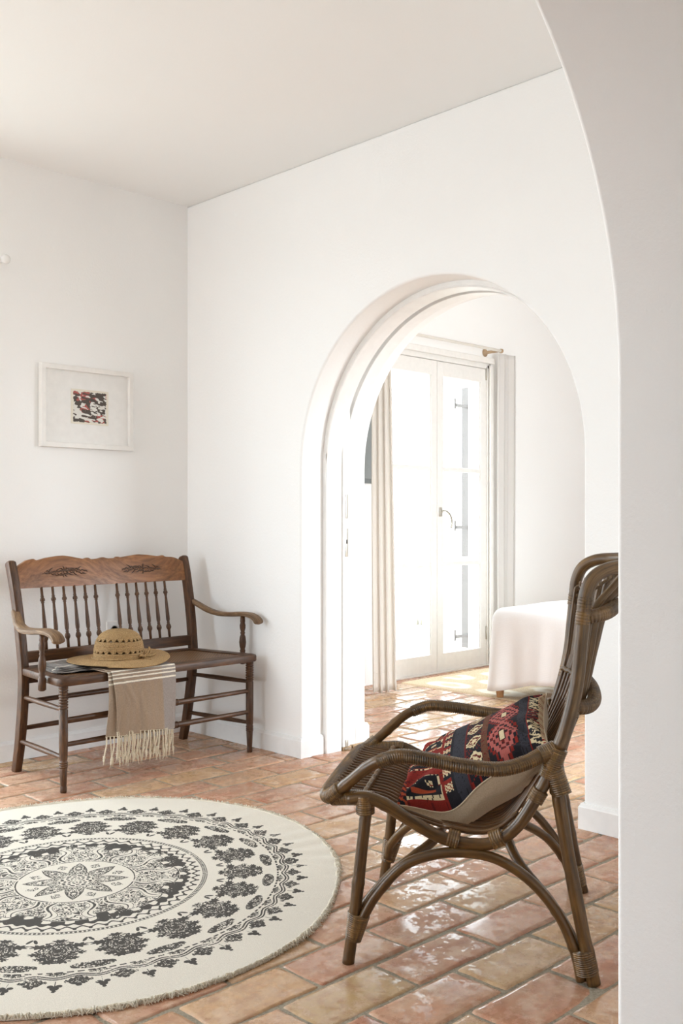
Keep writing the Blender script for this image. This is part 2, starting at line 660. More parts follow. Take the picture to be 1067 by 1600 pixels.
def tiles():
    V, F, pc, tone = [], [], [], []
    LX, PY = 0.31, 0.159
    y0 = 1.737
    gx, gy = 9, 6
    off = {}
    k0, k1 = int(math.floor((-3.1 - y0) / PY)), int(math.ceil((YD + 0.2 - y0) / PY))
    R = random.Random(5)
    for k in range(k0, k1):
        yb = y0 + k * PY
        ox = (0.0 if k % 2 else 0.125) + R.uniform(-0.02, 0.02)
        if k == -1: ox = 0.0
        if k == -2: ox = 0.12
        if k == -3: ox = -0.02
        for i in range(-14, 25):
            xa = 1.812 + ox + i * LX
            if xa > 9 or xa + LX < -2.2: continue
            if xa > XB + 0.6 and yb < 0.9: continue
            if xa < XB - 0.1 and yb > YL + 0.02: continue
            g_ = 0.0045
            near = xa > -0.3 and yb > 0.6
            nx, ny = (gx, gy) if near else (2, 2)
            dz = R.uniform(-0.0008, 0.0008)
            tx, ty = R.uniform(-1, 1) * 0.0045, R.uniform(-1, 1) * 0.006
            t = R.random()
            ph = (R.uniform(0, 40), R.uniform(0, 40), R.uniform(0, 40))
            jx, jy = R.uniform(-0.002, 0.002), R.uniform(-0.0015, 0.0015)
            x1, x2, y1, y2 = xa + g_ + jx, xa + LX - g_ + jx, yb + g_ + jy, yb + PY - g_ + jy
            s1, s2, s3 = R.uniform(0, 6), R.uniform(0, 6), R.uniform(0, 6)
            us = [0, 0.012, 0.045] + [0.045 + 0.91 * q / (nx - 1) for q in range(1, nx - 1)] + [0.955, 0.988, 1]
            vs_ = [0, 0.022, 0.08] + [0.08 + 0.84 * q / (ny - 1) for q in range(1, ny - 1)] + [0.92, 0.978, 1]
            base = len(V)
            for a, v_ in enumerate(vs_):
                for b, u_ in enumerate(us):
                    # wobbling hand-cut edges
                    wx = 0.0014 * math.sin(v_ * 7 + s1) + 0.0008 * math.sin(v_ * 19 + s2)
                    wy = 0.0012 * math.sin(u_ * 9 + s2) + 0.0008 * math.sin(u_ * 23 + s3)
                    x = x1 + (x2 - x1) * u_ + (wx if u_ in (0, 1) or True else 0)
                    y = y1 + (y2 - y1) * v_ + wy
                    # round the corners in plan
                    cu, cv = min(u_, 1 - u_) * (x2 - x1), min(v_, 1 - v_) * (y2 - y1)
                    rr = 0.007
                    if cu < rr and cv < rr:
                        du, dv = rr - cu, rr - cv
                        d = math.hypot(du, dv)
                        m_ = max(du, dv)
                        if d > 0:
                            sc_ = m_ / d
                            x += (1 if u_ < 0.5 else -1) * (du - du * sc_)
                            y += (1 if v_ < 0.5 else -1) * (dv - dv * sc_)
                    e = min(cu, cv)
                    z = dz + tx * (u_ - 0.5) + ty * (v_ - 0.5) * 0.4
                    z += 0.0003 * math.sin(u_ * 6 + s1) * math.sin(v_ * 4 + s3)
                    if e < 1e-6: z -= 0.0065
                    elif e < 0.0042: z -= 0.0009
                    V.append((x, y, z))
                    pc.append(ph)
                    tone.append(t)
            w = len(us)
            for a in range(len(vs_) - 1):
                for b in range(w - 1):
                    q = base + a * w + b
                    F.append((q, q + 1, q + w + 1, q + w))
    o = add_vertsobj('floor_tiles', np.array(V), np.array(F), M_TILE, None, True,
                     {'pc': ('FLOAT_VECTOR', pc), 'tone': ('FLOAT', tone)})
    return o


ft = tiles()
ft.name = 'floor_tile_paving'
struct(ft)

# ---- baseboards
def baseboard(name, pts, h=0.092, t=0.014):
    """pts: plan polyline on the wall face; the board stands on the room side (left of travel)"""
    prof = [(0, 0), (t, 0), (t, h - 0.014), (t - 0.003, h - 0.010), (t - 0.006, h - 0.003), (t - 0.008, h), (0, h)]
    P = [Vector((p[0], p[1], 0)) for p in pts]
    V, F = [], []
    n = len(prof)
    for i, p in enumerate(P):
        d1 = (P[i] - P[i - 1]).normalized() if i else None
        d2 = (P[i + 1] - P[i]).normalized() if i < len(P) - 1 else None
        d1 = d1 or d2
        d2 = d2 or d1
        n1 = Vector((-d1.y, d1.x, 0))
        n2 = Vector((-d2.y, d2.x, 0))
        m_ = (n1 + n2)
        m_ = m_ / (m_.length ** 2) * 2 if m_.length > 0.01 else n1
        for a, z in prof:
            V.append(p + m_ * a + Vector((0, 0, z)))
    for i in range(len(P) - 1):
        for j in range(n - 1):
            F.append((i * n + j, (i + 1) * n + j, (i + 1) * n + j + 1, i * n + j + 1))
    F.append(tuple(range(n)))
    F.append(tuple(reversed([(len(P) - 1) * n + j for j in range(n)])))
    o = add_vertsobj(name, V, F, M_BASE)
    bm = bmesh.new(); bm.from_mesh(o.data)
    bmesh.ops.recalc_face_normals(bm, faces=bm.faces[:]); bm.to_mesh(o.data); bm.free()
    return struct(o)


baseboard('baseboard_left', [(XB - 0.014, YL), (1.96, YL)])
baseboard('baseboard_right', [(3.286, AC + AR), (XB, AC + AR), (XB, YL)])
baseboard('baseboard_right_near', [(XB, YF), (XB, AC - AR), (3.286, AC - AR)])
baseboard('baseboard_bedroom_left', [(3.63, 4.69), (3.63, AC + 0.052 + AR), (3.547, AC + 0.052 + AR)])
baseboard('baseboard_bedroom_near', [(3.547, AC + 0.052 - AR), (3.63, AC + 0.052 - AR), (3.63, 1.0)])
baseboard('baseboard_bedroom_back', [(8.99, YD), (6.25, YD)])


# ---- window of the living room (outside the frame, lights the arch wall)
def casement(name, x0, x1, y, z0, z1, nx, nz, rail=0.07, kind=None, mat=M_PAINT):
    mb = MB()
    t = 0.045
    w, h = x1 - x0, z1 - z0
    mb.box(((x0 + x1) / 2, y, z1 - rail / 2), (w, t, rail), 0.004)
    mb.box(((x0 + x1) / 2, y, z0 + rail / 2), (w, t, rail), 0.004)
    mb.box((x0 + rail / 2, y, (z0 + z1) / 2), (rail, t, h), 0.004)
    mb.box((x1 - rail / 2, y, (z0 + z1) / 2), (rail, t, h), 0.004)
    for i in range(1, nz):
        mb.box(((x0 + x1) / 2, y, z0 + h * i / nz), (w - rail, t * 0.7, 0.03), 0.003)
    o = mb.build(name, mat, smooth=False)
    p = MB().box(((x0 + x1) / 2, y, (z0 + z1) / 2), (w - rail, 0.004, h - rail))
    p.build('glass_pane', M_GLASS, o, smooth=False)
    return struct(o)


casement('window_1', 0.15, 1.05, YL + 0.2, 0.0, 2.36, 1, 3)
casement('window_2', 1.05, 1.95, YL + 0.2, 0.0, 2.36, 1, 3)

# ---- bedroom french doors
DZ = 2.285


def french_leaf(name, x0, x1, handle):
    y = YD + 0.045
    t = 0.05
    st = 0.062 if not handle else 0.066
    zt0, zt1 = 2.15, DZ - 0.03
    zb = 0.14
    mb = MB()
    mb.box((x0 + st / 2, y, (zt1 + 0.012) / 2), (st, t, zt1 - 0.012), 0.004)
    mb.box((x1 - st / 2, y, (zt1 + 0.012) / 2), (st, t, zt1 - 0.012), 0.004)
    mb.box(((x0 + x1) / 2, y, (zt0 + zt1) / 2), (x1 - x0 - 2 * st + 0.004, t, zt1 - zt0), 0.003)
    mb.box(((x0 + x1) / 2, y, (0.012 + zb) / 2), (x1 - x0 - 2 * st + 0.004, t, zb - 0.012), 0.003)
    for z in (0.788, 1.478):
        mb.box(((x0 + x1) / 2, y, z), (x1 - x0 - 2 * st + 0.004, t * 0.8, 0.032), 0.005)
    # glazing beads
    for za, zc_ in ((zb, 0.772), (0.804, 1.462), (1.494, zt0)):
        for xx in (x0 + st + 0.005, x1 - st - 0.005):
            mb.box((xx, y - 0.012, (za + zc_) / 2), (0.012, 0.012, zc_ - za), 0.003)
    o = struct(mb.build(name, M_FRAME, smooth=False))
    for za, zc_ in ((zb, 0.772), (0.804, 1.462), (1.494, zt0)):
        MB().box(((x0 + x1) / 2, y, (za + zc_) / 2), (x1 - x0 - 2 * st, 0.005, zc_ - za)).build('glass_pane', M_GLASS, o, smooth=False)
    for z in (0.25, 2.22):
        MB().lathe([(0.007, -0.05), (0.007, 0.05)], 10, Matrix.Translation((x1 - 0.004 if handle else x0 + 0.004, y - 0.03, z))).build('hinge', M_STEEL, o)
    if handle:
        hx, hz = x0 + 0.028, 1.165
        h = MB().box((hx, y - 0.031, hz), (0.026, 0.012, 0.066), 0.005).build('handle_plate', M_STEEL, o)
        hb = MB().tube([(hx, y - 0.03, hz + 0.008), (hx, y - 0.062, hz + 0.008), (hx + 0.025, y - 0.068, hz + 0.004),
                        (hx + 0.07, y - 0.068, hz - 0.03), (hx + 0.088, y - 0.066, hz - 0.085), (hx + 0.078, y - 0.064, hz - 0.115)], 0.0075, 10)
        hb.build('handle', M_STEEL, o)
    return o


french_leaf('door_2', 5.025, 5.598, False)
french_leaf('door_3', 5.602, 6.175, True)
fr = MB()
fr.box((5.6, YD + 0.05, DZ), (1.20, 0.08, 0.055), 0.004)
fr.box((5.6, YD - 0.012, DZ + 0.03), (1.26, 0.025, 0.045), 0.006)
fr.box((5.008, YD + 0.05, DZ / 2), (0.032, 0.08, DZ), 0.003)
fr.box((6.192, YD + 0.05, DZ / 2), (0.032, 0.08, DZ), 0.003)
fr.box((6.21, YD - 0.006, 1.14), (0.05, 0.014, 2.28), 0.004)
fr.box((4.99, YD - 0.006, 1.14), (0.05, 0.014, 2.28), 0.004)
fr.box((5.6, YD + 0.05, 0.006), (1.20, 0.10, 0.012), 0.002)
struct(fr.build('trim_4', M_FRAME, smooth=False))

# ---- outside the french doors
M_STONE = mat_flat('terrace_stone', rgb(190, 182, 168), 0.85, 0.2)
struct(prism('terrace', [(0, 5.2), (16, 5.2), (16, 18), (0, 18)], 'z', -0.25, -0.05, M_STONE))
M_SHUT = mat_flat('shutter_paint', rgb(122, 116, 114), 0.6)
sh = MB().box((6.365, 5.06, 1.49), (0.035, 0.075, 1.35), 0.004).box((6.365, 5.06, 0.42), (0.035, 0.075, 0.66), 0.004)
sh_o = sh.build('shutter', M_SHUT, smooth=False)
tag(sh_o, 'pale grey shutter leaf folded open on the terrace, seen through the right door panes', 'shutter')
for z, zz in ((2.01, 0.02), (1.05, 0.0), (0.19, 0.03)):
    b = MB().box((6.27, 5.04, z), (0.16, 0.014, 0.026), 0.002).box((6.195, 5.04, z + 0.012), (0.012, 0.014, 0.085), 0.002)
    b.build('shutter_bracket', M_SHUT, sh_o, smooth=False)


for z in (1.95, 0.45):
    MB().box((6.365, 4.975, z), (0.012, 0.12, 0.05), 0.002).build('hinge_arm', M_SHUT, sh_o, smooth=False)


def bush(name, loc, r, n, mat, seed):
    R = random.Random(seed)
    V, F = [], []
    for i in range(n):
        th, ph = R.uniform(0, 2 * PI), math.acos(R.uniform(-0.3, 1))
        q = r * R.random() ** 0.4
        c = Vector((q * math.sin(ph) * math.cos(th), q * math.sin(ph) * math.sin(th), q * math.cos(ph) + r * 0.55))
        u = Vector((R.uniform(-1, 1), R.uniform(-1, 1), R.uniform(-1, 1))).normalized() * 0.045
        w = u.orthogonal().normalized() * 0.018
        b0 = len(V)
        V += [c - u, c - u * 0.2 + w, c + u, c - u * 0.2 - w]
        F.append((b0, b0 + 1, b0 + 2, b0 + 3))
    o = add_vertsobj(name, V, F, mat)
    return o


M_LEAF = mat_flat('sunlit_leaf', rgb(205, 208, 196), 0.6)  # leaves and stems near white: overexposure put into their colour
M_STEM = mat_flat('shrub_stem', rgb(205, 200, 190), 0.8)
t = empty('shrub', (8.46, 7.4, -0.05))
tag(t, 'pale overexposed garden shrub faintly seen through the left door pane', 'shrub')
fo = bush('foliage', (0, 0, 0), 0.5, 900, M_LEAF, 3)
fo.parent = t
fo.location = (0, 0, 0.25)
st = MB()
for i in range(6):
    a = i * 1.05
    st.tube([(0.03 * math.cos(a), 0.03 * math.sin(a), 0), (0.1 * math.cos(a), 0.1 * math.sin(a), 0.35), (0.26 * math.cos(a), 0.26 * math.sin(a), 0.7)], 0.012, 6, 0.1)
st.build('stem', M_STEM, t)

# ------------------------------------------------------------------ bedroom furnishing
M_CURT = mat_fabric('ivory_curtain', (0.90, 0.87, 0.83, 1), (0.86, 0.82, 0.77, 1), 400, 0.2, 0.5)
M_SHEER = mat_fabric('white_curtain', (0.88, 0.86, 0.84, 1), (0.82, 0.80, 0.78, 1), 400, 0.2, 0.45)


def curtain(name, x0, x1, y, z0, z1, folds, amp, mat, seed, taper=0.0, flare=0.0, label=''):
    R = random.Random(seed)
    n, m = folds * 22, 50
    ph = [R.uniform(-0.5, 0.5) for _ in range(folds + 2)]
    am = [R.uniform(0.7, 1.15) for _ in range(folds + 2)]
    V, F = [], []
    for j in range(m + 1):
        t = j / m
        z = z0 + (z1 - z0) * t
        k = 1 - 0.25 * t
        for i in range(n + 1):
            u = i / n
            w = u * folds
            q = int(w)
            a = am[q] * (1 - (w - q)) + am[q + 1] * (w - q)
            p = ph[q] * (1 - (w - q)) + ph[q + 1] * (w - q)
            x = x0 + (x1 - x0) * u - taper * t * u + 0.014 * math.sin(4 * PI * w + p)
            yy = y + amp * a * k * math.sin(2 * PI * w + p) + 0.006 * math.sin(3 * t + w)
            yy -= flare * (1 - t) ** 2
            zz = z + (0.008 * math.sin(2 * PI * w) if j == 0 else 0)
            V.append((x, yy, zz))
    for j in range(m):
        for i in range(n):
            a = j * (n + 1) + i
            F.append((a, a + 1, a + n + 2, a + n + 1))
    o = add_vertsobj(name, np.array(V), np.array(F), mat, None, True)
    s_ = o.modifiers.new('cloth', 'SOLIDIFY')
    s_.thickness = 0.003
    tag(o, label, 'curtain')
    # stitched hem
    H = MB()
    hem = [(V[i][0], V[i][1] - 0.0035, z0 + 0.12) for i in range(0, n + 1, 2)]
    H.tube(hem, 0.0018, 5, 0)
    H.build('hem', mat, o)
    return o


curtain('curtain', 4.595, 4.790, 4.40, 0.02, 2.36, 3, 0.022, M_CURT, 4, 0.05, 0.01,
        'floor-length ivory curtain hanging at the left of the french doors')
curtain('curtain', 6.205, 6.42, 4.63, 0.02, 2.37, 2, 0.014, M_SHEER, 8, 0.0, 0.0,
        'white curtain hanging at the right of the french doors, behind the bed')
rod = empty('curtain_rod', (5.35, 4.56, 2.372))
tag(rod, 'thin pale curtain rod above the french doors', 'curtain rod')
MB().tube([(-1.0, 0, 0), (0.80, 0, 0)], 0.011, 12, 0.1).build('rod', mat_flat('shaded_cream_rod', (0.72, 0.68, 0.62, 1), 0.5), rod)  # cream darkened to stand in for the shading beneath the rod
M_ROS = mat_flat('warm_rod_fitting', rgb(176, 150, 120), 0.5)
for x in (0.76, -0.72):
    MB().lathe([(0.030, 0.0), (0.030, 0.004), (0.012, 0.008), (0.010, 0.128)], 18,
               Matrix.Translation((x + 0.02, 0.138, 0)) @ Matrix.Rotation(PI / 2, 4, 'X')).build('wall_bracket', M_ROS, rod)
MB().lathe([(0.010, 0), (0.017, 0.004), (0.017, 0.016), (0.008, 0.022)], 16,
           Matrix.Translation((0.79, 0, 0)) @ Matrix.Rotation(PI / 2, 4, 'Y')).build('finial', M_ROS, rod)

# dark grey panel on the bedroom wall, half hidden by jamb and curtain
tv = empty('wall_panel', (4.63, YD - 0.001, 1.68))
tag(tv, 'dark grey flat panel on the bedroom wall, a sliver between arch jamb and curtain', 'wall panel')
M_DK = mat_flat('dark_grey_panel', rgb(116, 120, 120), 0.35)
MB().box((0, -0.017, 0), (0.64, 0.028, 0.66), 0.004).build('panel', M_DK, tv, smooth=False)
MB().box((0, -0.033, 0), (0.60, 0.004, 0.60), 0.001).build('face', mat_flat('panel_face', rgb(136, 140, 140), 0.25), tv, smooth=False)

# bed with a long white bedspread
bed = empty('bed', (6.15, 2.95, 0.0105))
tag(bed, 'bed with turned wooden legs standing under the white bedspread', 'bed')
M_PINE = mat_wood('honey_wood', rgb(150, 104, 62), rgb(190, 142, 94), rgb(214, 172, 126), 0.45)
MB().box((0, 0, 0.20), (1.98, 1.50, 0.10), 0.01).build('frame', M_PINE, bed, smooth=False)
mt = MB().box((0, 0, 0.385), (2.02, 1.56, 0.26), 0.05)
mt.build('mattress', M_SHEER, bed)
for sx in (-1, 1):
    for sy in (-1, 1):
        MB().lathe([(0.020, 0.0), (0.022, 0.006), (0.026, 0.05), (0.030, 0.085), (0.038, 0.095), (0.038, 0.115), (0.030, 0.122), (0.034, 0.152)], 20,
                   Matrix.Translation((sx * 0.95 - 0.115 * (sx < 0) * 1.0, sy * 0.70 + (0.13 if sy > 0 else -0.0), 0))).build('leg', M_PINE, bed)


def bedspread():
    # box drape: superellipse section in plan, rounded over the edge, hanging with soft folds
    x0, x1, y0, y1, zt = 5.040, 7.2, 2.12, 3.86, 0.565
    R = random.Random(2)
    nu, V, F = 360, [], []
    cx, cy = (x0 + x1) / 2, (y0 + y1) / 2
    hx, hy = (x1 - x0) / 2, (y1 - y0) / 2
    per = []
    for i in range(nu):
        a = 2 * PI * i / nu
        c_, s_ = math.cos(a), math.sin(a)
        e = 0.11
        px = math.copysign(abs(c_) ** e, c_)
        py = math.copysign(abs(s_) ** e, s_)
        per.append((px, py, a))
    # resample uniformly along length
    pts = [(cx + hx * p[0], cy + hy * p[1]) for p in per]
    L = [0]
    for i in range(nu):
        q = pts[(i + 1) % nu]
        L.append(L[-1] + math.hypot(q[0] - pts[i][0], q[1] - pts[i][1]))
    tot = L[-1]
    M = 520
    out = []
    j = 0
    for i in range(M):
        t = tot * i / M
        while L[j + 1] < t: j += 1
        f = (t - L[j]) / max(1e-9, L[j + 1] - L[j])
        a, b = pts[j], pts[(j + 1) % nu]
        out.append((a[0] + (b[0] - a[0]) * f, a[1] + (b[1] - a[1]) * f, t))
    rings = []
    # hang rings from hem up, then over the edge, then over the top
    prof = [(0.0, z) for z in (0, 0.08, 0.18, 0.30, 0.42, 0.54, 0.66, 0.78, 0.88)]
    for k, (ins, h) in enumerate(prof):
        rings.append((h, None))
    for (x, y, t) in out:
        pass
    def hemz(x, y):
        # higher in the middle of the sides, dipping at the corners
        dxc = min(abs(x - x0), abs(x - x1)); dyc = min(abs(y - y0), abs(y - y1))
        d = max(dxc, dyc)
        return 0.045 + 0.075 * min(1, d / 0.35) + 0.012 * math.sin(7 * (x + y))
    for h, _ in rings:
        for (x, y, t) in out:
            hz = hemz(x, y)
            z = hz + (zt - 0.06 - hz) * h / 0.88
            nx, ny = (x - cx) / hx, (y - cy) / hy
            l = math.hypot(nx ** 9, ny ** 9) or 1
            ex, ey = nx ** 9 / l, ny ** 9 / l
            fold = (1 - h) ** 1.2 * (0.020 * math.sin(t * 9 + 1.0) + 0.012 * math.sin(t * 21 + 2) + 0.006 * math.sin(t * 40)) + 0.02 * (1 - h)
            V.append((x + ex * fold, y + ey * fold, z))
    for ins, z in ((0.004, zt - 0.038), (0.014, zt - 0.020), (0.032, zt - 0.007), (0.065, zt), (0.3, zt + 0.006), (0.7, zt + 0.010)):
        for (x, y, t) in out:
            nx, ny = (x - cx) / hx, (y - cy) / hy
            V.append((x - nx * ins, y - ny * ins, z + 0.004 * math.sin(x * 8 + y * 5)))
    nr = len(rings) + 6
    for r in range(nr - 1):
        for i in range(M):
            k = (i + 1) % M
            F.append((r * M + i, r * M + k, (r + 1) * M + k, (r + 1) * M + i))
    F.append(tuple((nr - 1) * M + i for i in range(M)))
    o = add_vertsobj('bedspread', V, F, M_SPREAD, None, True)
    md = o.modifiers.new('cloth', 'SOLIDIFY'); md.thickness = 0.004
    return o


def mat_waffle():
    m = mat_fabric('white_waffle_cotton', (0.86, 0.85, 0.85, 1), (0.80, 0.79, 0.79, 1), 300, 0.2)
    nt = m.node_tree
    b = nt.nodes['Principled BSDF']
    w = N(nt, 'ShaderNodeTexWave', wave_type='BANDS', bands_direction='Z')
    w.inputs['Scale'].default_value = 60
    nt.links.new(geo_pos(nt), w.inputs['Vector'])
    w.inputs['Distortion'].default_value = 0.6
    bump(nt, b, w.outputs['Fac'], 0.2, 0.0015)
    return m


M_SPREAD = mat_waffle()
tag(bedspread(), 'long white waffle bedspread draped over the bed in the far room', 'bedspread')


# braided jute rug under the bed
def field_noise(x, y, seed=0):
    """smooth value noise on arrays"""
    R = np.random.RandomState(seed)
    T = R.rand(64, 64)
    xi, yi = np.floor(x).astype(int), np.floor(y).astype(int)
    fx, fy = x - xi, y - yi
    fx, fy = fx * fx * (3 - 2 * fx), fy * fy * (3 - 2 * fy)
    a, b = T[xi % 64, yi % 64], T[(xi + 1) % 64, yi % 64]
    c, d = T[xi % 64, (yi + 1) % 64], T[(xi + 1) % 64, (yi + 1) % 64]
    return (a * (1 - fx) + b * fx) * (1 - fy) + (c * (1 - fx) + d * fx) * fy


def jute():
    x0, x1, y0, y1 = 5.07, 7.2, 2.2, 4.60
    nx, ny = 240, 300
    X, Y = np.meshgrid(np.linspace(x0, x1, nx), np.linspace(y0, y1, ny), indexing='ij')
    d = np.minimum(np.minimum(X - x0, x1 - X), np.minimum(Y - y0, y1 - Y))
    braid = np.abs(np.sin(d * PI / 0.014))
    Z = 0.004 + 0.005 * braid + 0.0015 * field_noise(X * 60, Y * 60, 2)
    Z[d < 1e-6] = -0.002
    X2 = X + 0.004 * (field_noise(Y * 14, X * 3, 5) - 0.5)
    # pale ovals in diamond order
    gx = ((X - x0 - 0.16) / 0.30); gy = ((Y - 4.30) / 0.42)
    cxi = np.round(gx); off = (cxi % 2) * 0.5
    u = (gx - cxi) * 0.30; v = ((gy - off) - np.round(gy - off)) * 0.42
    q = np.sqrt((u / 0.115) ** 2 + (v / 0.19) ** 2) + 0.18 * (field_noise(X * 20, Y * 20, 7) - 0.5)
    ov = np.clip((1.0 - q) * 6, 0, 1) * (1 - np.clip((0.45 - q) * 8, 0, 1) * 0.8)
    tone = ov * (d > 0.07)
    V = np.stack([X2.ravel(), Y.ravel(), Z.ravel()], 1)
    i, j = np.meshgrid(np.arange(nx - 1), np.arange(ny - 1), indexing='ij')
    a = (i * ny + j).ravel()
    F = np.stack([a, a + ny, a + ny + 1, a + 1], 1)
    m, nt, b = new_mat('braided_jute')
    tn = attr(nt, 'tone').outputs['Fac']
    n = noise(nt, geo_pos(nt), 140, 4)
    c = ramp(nt, n.outputs['Fac'], [(0.3, rgb(192, 166, 130)), (0.7, rgb(224, 204, 174))])
    c2 = mix(nt, tn, c.outputs['Color'], rgb(236, 226, 208))
    nt.links.new(c2, b.inputs['Base Color'])
    b.inputs['Roughness'].default_value = 0.9
    bump(nt, b, n.outputs['Fac'], 0.6, 0.003)
    o = add_vertsobj('jute_rug', V, F, m, None, True, {'tone': ('FLOAT', tone.ravel())})
    return o


tag(jute(), 'straw-coloured braided jute rug with pale ovals under the bed by the french doors', 'rug')

# ------------------------------------------------------------------ rattan armchair
CH_O, CH_A = (2.19, 1.71), math.radians(34.6)
chair = empty('rattan_armchair', (CH_O[0], CH_O[1], 0), CH_A)
tag(chair, 'brown rattan armchair with wrapped arms and a high cane back on the tiled floor', 'armchair')


def pole(name, pts, r, mat=M_RAT, seg=14, step=0.012, nodes=True, parent=None):
    kn = [random.uniform(0, 1) for _ in range(3)]

    def rr(s, T, an):
        v = r * (1 + 0.02 * math.sin(s * 31 + kn[0] * 6))
        if nodes:
            for k in kn:
                d = (s - k * T) / 0.006
                v += r * 0.10 * math.exp(-d * d)
        return v
    return MB().tube(pts, rr, seg, step).build(name, mat, parent or chair)


def wrap(name, pts, r, pitch=0.0052, amp=0.0026, chev=False, mat=M_WRAP, seg=20, parent=None, mb=None, flat=None):
    rnd = [random.random() for _ in range(997)]
    ph0 = random.random() * 10

    def phase(s, an):
        p = s / pitch
        if chev:
            # woven herringbone along the top and front of the arm
            a = (an + PI) % (2 * PI) - PI
            t = abs(a) / 1.15
            if t < 1:
                z = (math.floor(s / (pitch * 3.0)) % 2) * 2 - 1
                p += 2.6 * (1 - t) * (1 if a > 0 else -1) + z * 0.5 * (1 - t)
        return p + ph0

    def rr(s, T, an):
        p = phase(s, an)
        v = (r(s) if callable(r) else r) + amp * (abs(math.sin(PI * p)) ** 0.6 - 0.5)
        if chev:
            a = abs((an + PI) % (2 * PI) - PI)
            v -= amp * 0.55 * (math.exp(-((a - 1.15) / 0.09) ** 2) + math.exp(-(a / 0.08) ** 2))
        return v

    def tn(s, an):
        p = phase(s, an)
        return 0.2 + 0.6 * rnd[int(p) % 997] + 0.1 * math.sin(s * 40)
    M = mb or MB()
    M.tube(pts, rr, seg, pitch / 5, tone=tn, flat=flat)
    if mb: return M
    return M.build(name, mat, parent or chair)


def binding(c, axis, r, length, mat=M_WRAP, parent=None, pitch=0.0052, flat=None, name='cane_binding', taper=0.0):
    c, a = Vector(c), Vector(axis).normalized()
    p = [c - a * length / 2, c - a * length * 0.25, c, c + a * length * 0.25, c + a * length / 2]
    return wrap(name, p, r if not taper else (lambda s_: r * (1 + taper * (s_ / length - 0.5))), pitch, 0.0021, False, mat, 20, parent, flat=flat)


# side profile shared by seat rails, posts and canes: (y, z)
PROF = [(0.300, 0.405), (0.255, 0.413), (0.207, 0.398), (0.143, 0.361), (0.065, 0.323), (-0.013, 0.311), (-0.067, 0.322),
        (-0.120, 0.365), (-0.173, 0.453), (-0.199, 0.508), (-0.226, 0.586), (-0.245, 0.655), (-0.260, 0.724), (-0.268, 0.816), (-0.275, 0.877)]
for sx in (-1, 1):
    xs = lambda z: sx * (0.292 + 0.012 * min(1, max(0, (z - 0.35) / 0.3)))
    pole('side_rail', [(xs(z), y, z) for y, z in PROF[:10]] + [(xs(0.56), -0.217, 0.56)], 0.0155)
    # front stub between leg top and front rail, fully wrapped
    wrap('wrapped_stub', [(sx * 0.290, 0.235, 0.408), (sx * 0.285, 0.29, 0.408), (sx * 0.268, 0.345, 0.400)], 0.0185)
    # legs
    pole('front_leg', [(sx * 0.302, 0.297, 0.0), (sx * 0.298, 0.28, 0.13), (sx * 0.292, 0.262, 0.30), (sx * 0.288, 0.252, 0.395)], 0.0150)
    pole('rear_leg', [(sx * 0.304, -0.297, 0.0), (sx * 0.304, -0.268, 0.14), (sx * 0.303, -0.238, 0.30), (sx * 0.300, -0.212, 0.46)], 0.0165)
    # side arch
    A = [(0.272, 0.085), (0.255, 0.125), (0.223, 0.179), (0.159, 0.250), (0.080, 0.284), (0.002, 0.292), (-0.075, 0.279), (-0.151, 0.232), (-0.215, 0.157), (-0.252, 0.075), (-0.268, 0.004)]
    pole('side_arch', [(sx * 0.300, y, z) for y, z in A], 0.0128)
# front and rear arches bow in under the seat
pole('cross_arch', [(-0.285, 0.283, 0.07), (-0.272, 0.270, 0.12), (-0.22, 0.205, 0.195), (-0.14, 0.105, 0.262), (-0.05, 0.085, 0.277),
                    (0.05, 0.085, 0.277), (0.14, 0.125, 0.240), (0.22, 0.205, 0.195), (0.272, 0.270, 0.12), (0.285, 0.283, 0.07)], 0.0128)
pole('cross_arch', [(-0.287, -0.285, 0.003), (-0.280, -0.262, 0.07), (-0.23, -0.205, 0.150), (-0.15, -0.118, 0.228), (-0.06, -0.085, 0.272),
                    (0.06, -0.085, 0.272), (0.15, -0.130, 0.236), (0.23, -0.20, 0.170), (0.280, -0.262, 0.07), (0.287, -0.285, 0.003)], 0.0128)
for sx in (-1, 1):
    binding((sx * 0.297, 0.278, 0.090), (0, -0.22, 1), 0.0238, 0.066, pitch=0.0050, flat=(0.9, 1.0), name='leg_binding', taper=0.34)
    binding((sx * 0.296, -0.276, 0.052), (0, 0.2, 1), 0.0285, 0.056, pitch=0.0052, flat=(1.15, 0.95), name='leg_binding')

# top cross rail at the front legs and the wrapped front rail
wrap('cross_rail', [(-0.305, 0.262, 0.384), (-0.1, 0.268, 0.382), (0.1, 0.268, 0.382), (0.305, 0.262, 0.384)], 0.0145)
pole('cross_rail', [(-0.30, -0.205, 0.452), (0.30, -0.205, 0.452)], 0.012)

# arms: wrapped poles running into the front rail
ARM = [(0.292, -0.190, 0.548), (0.322, -0.140, 0.524), (0.345, -0.075, 0.510), (0.352, 0.010, 0.516), (0.350, 0.080, 0.525), (0.342, 0.160, 0.530), (0.330, 0.215, 0.512)]
FRT = [(0.330, 0.215, 0.512), (0.318, 0.250, 0.490), (0.300, 0.295, 0.450), (0.285, 0.330, 0.418)]
RAILH = [(0.285, 0.330, 0.418), (0.268, 0.352, 0.404), (0.235, 0.362, 0.404), (0.12, 0.364, 0.406), (0, 0.364, 0.407)]
for sx in (-1, 1):
    wrap('armrest', [(sx * x, y, z) for x, y, z in ARM], 0.0165, 0.0056, 0.0038, True, seg=26)
    pole('arm_front', [(sx * x, y, z) for x, y, z in ([ARM[-2]] + FRT)], 0.0148)
fr_pts = [(-x, y, z) for x, y, z in RAILH] + [(x, y, z) for x, y, z in reversed(RAILH[:-1])]
wrap('front_rail', fr_pts, 0.0190, 0.0044, 0.0018, seg=22)

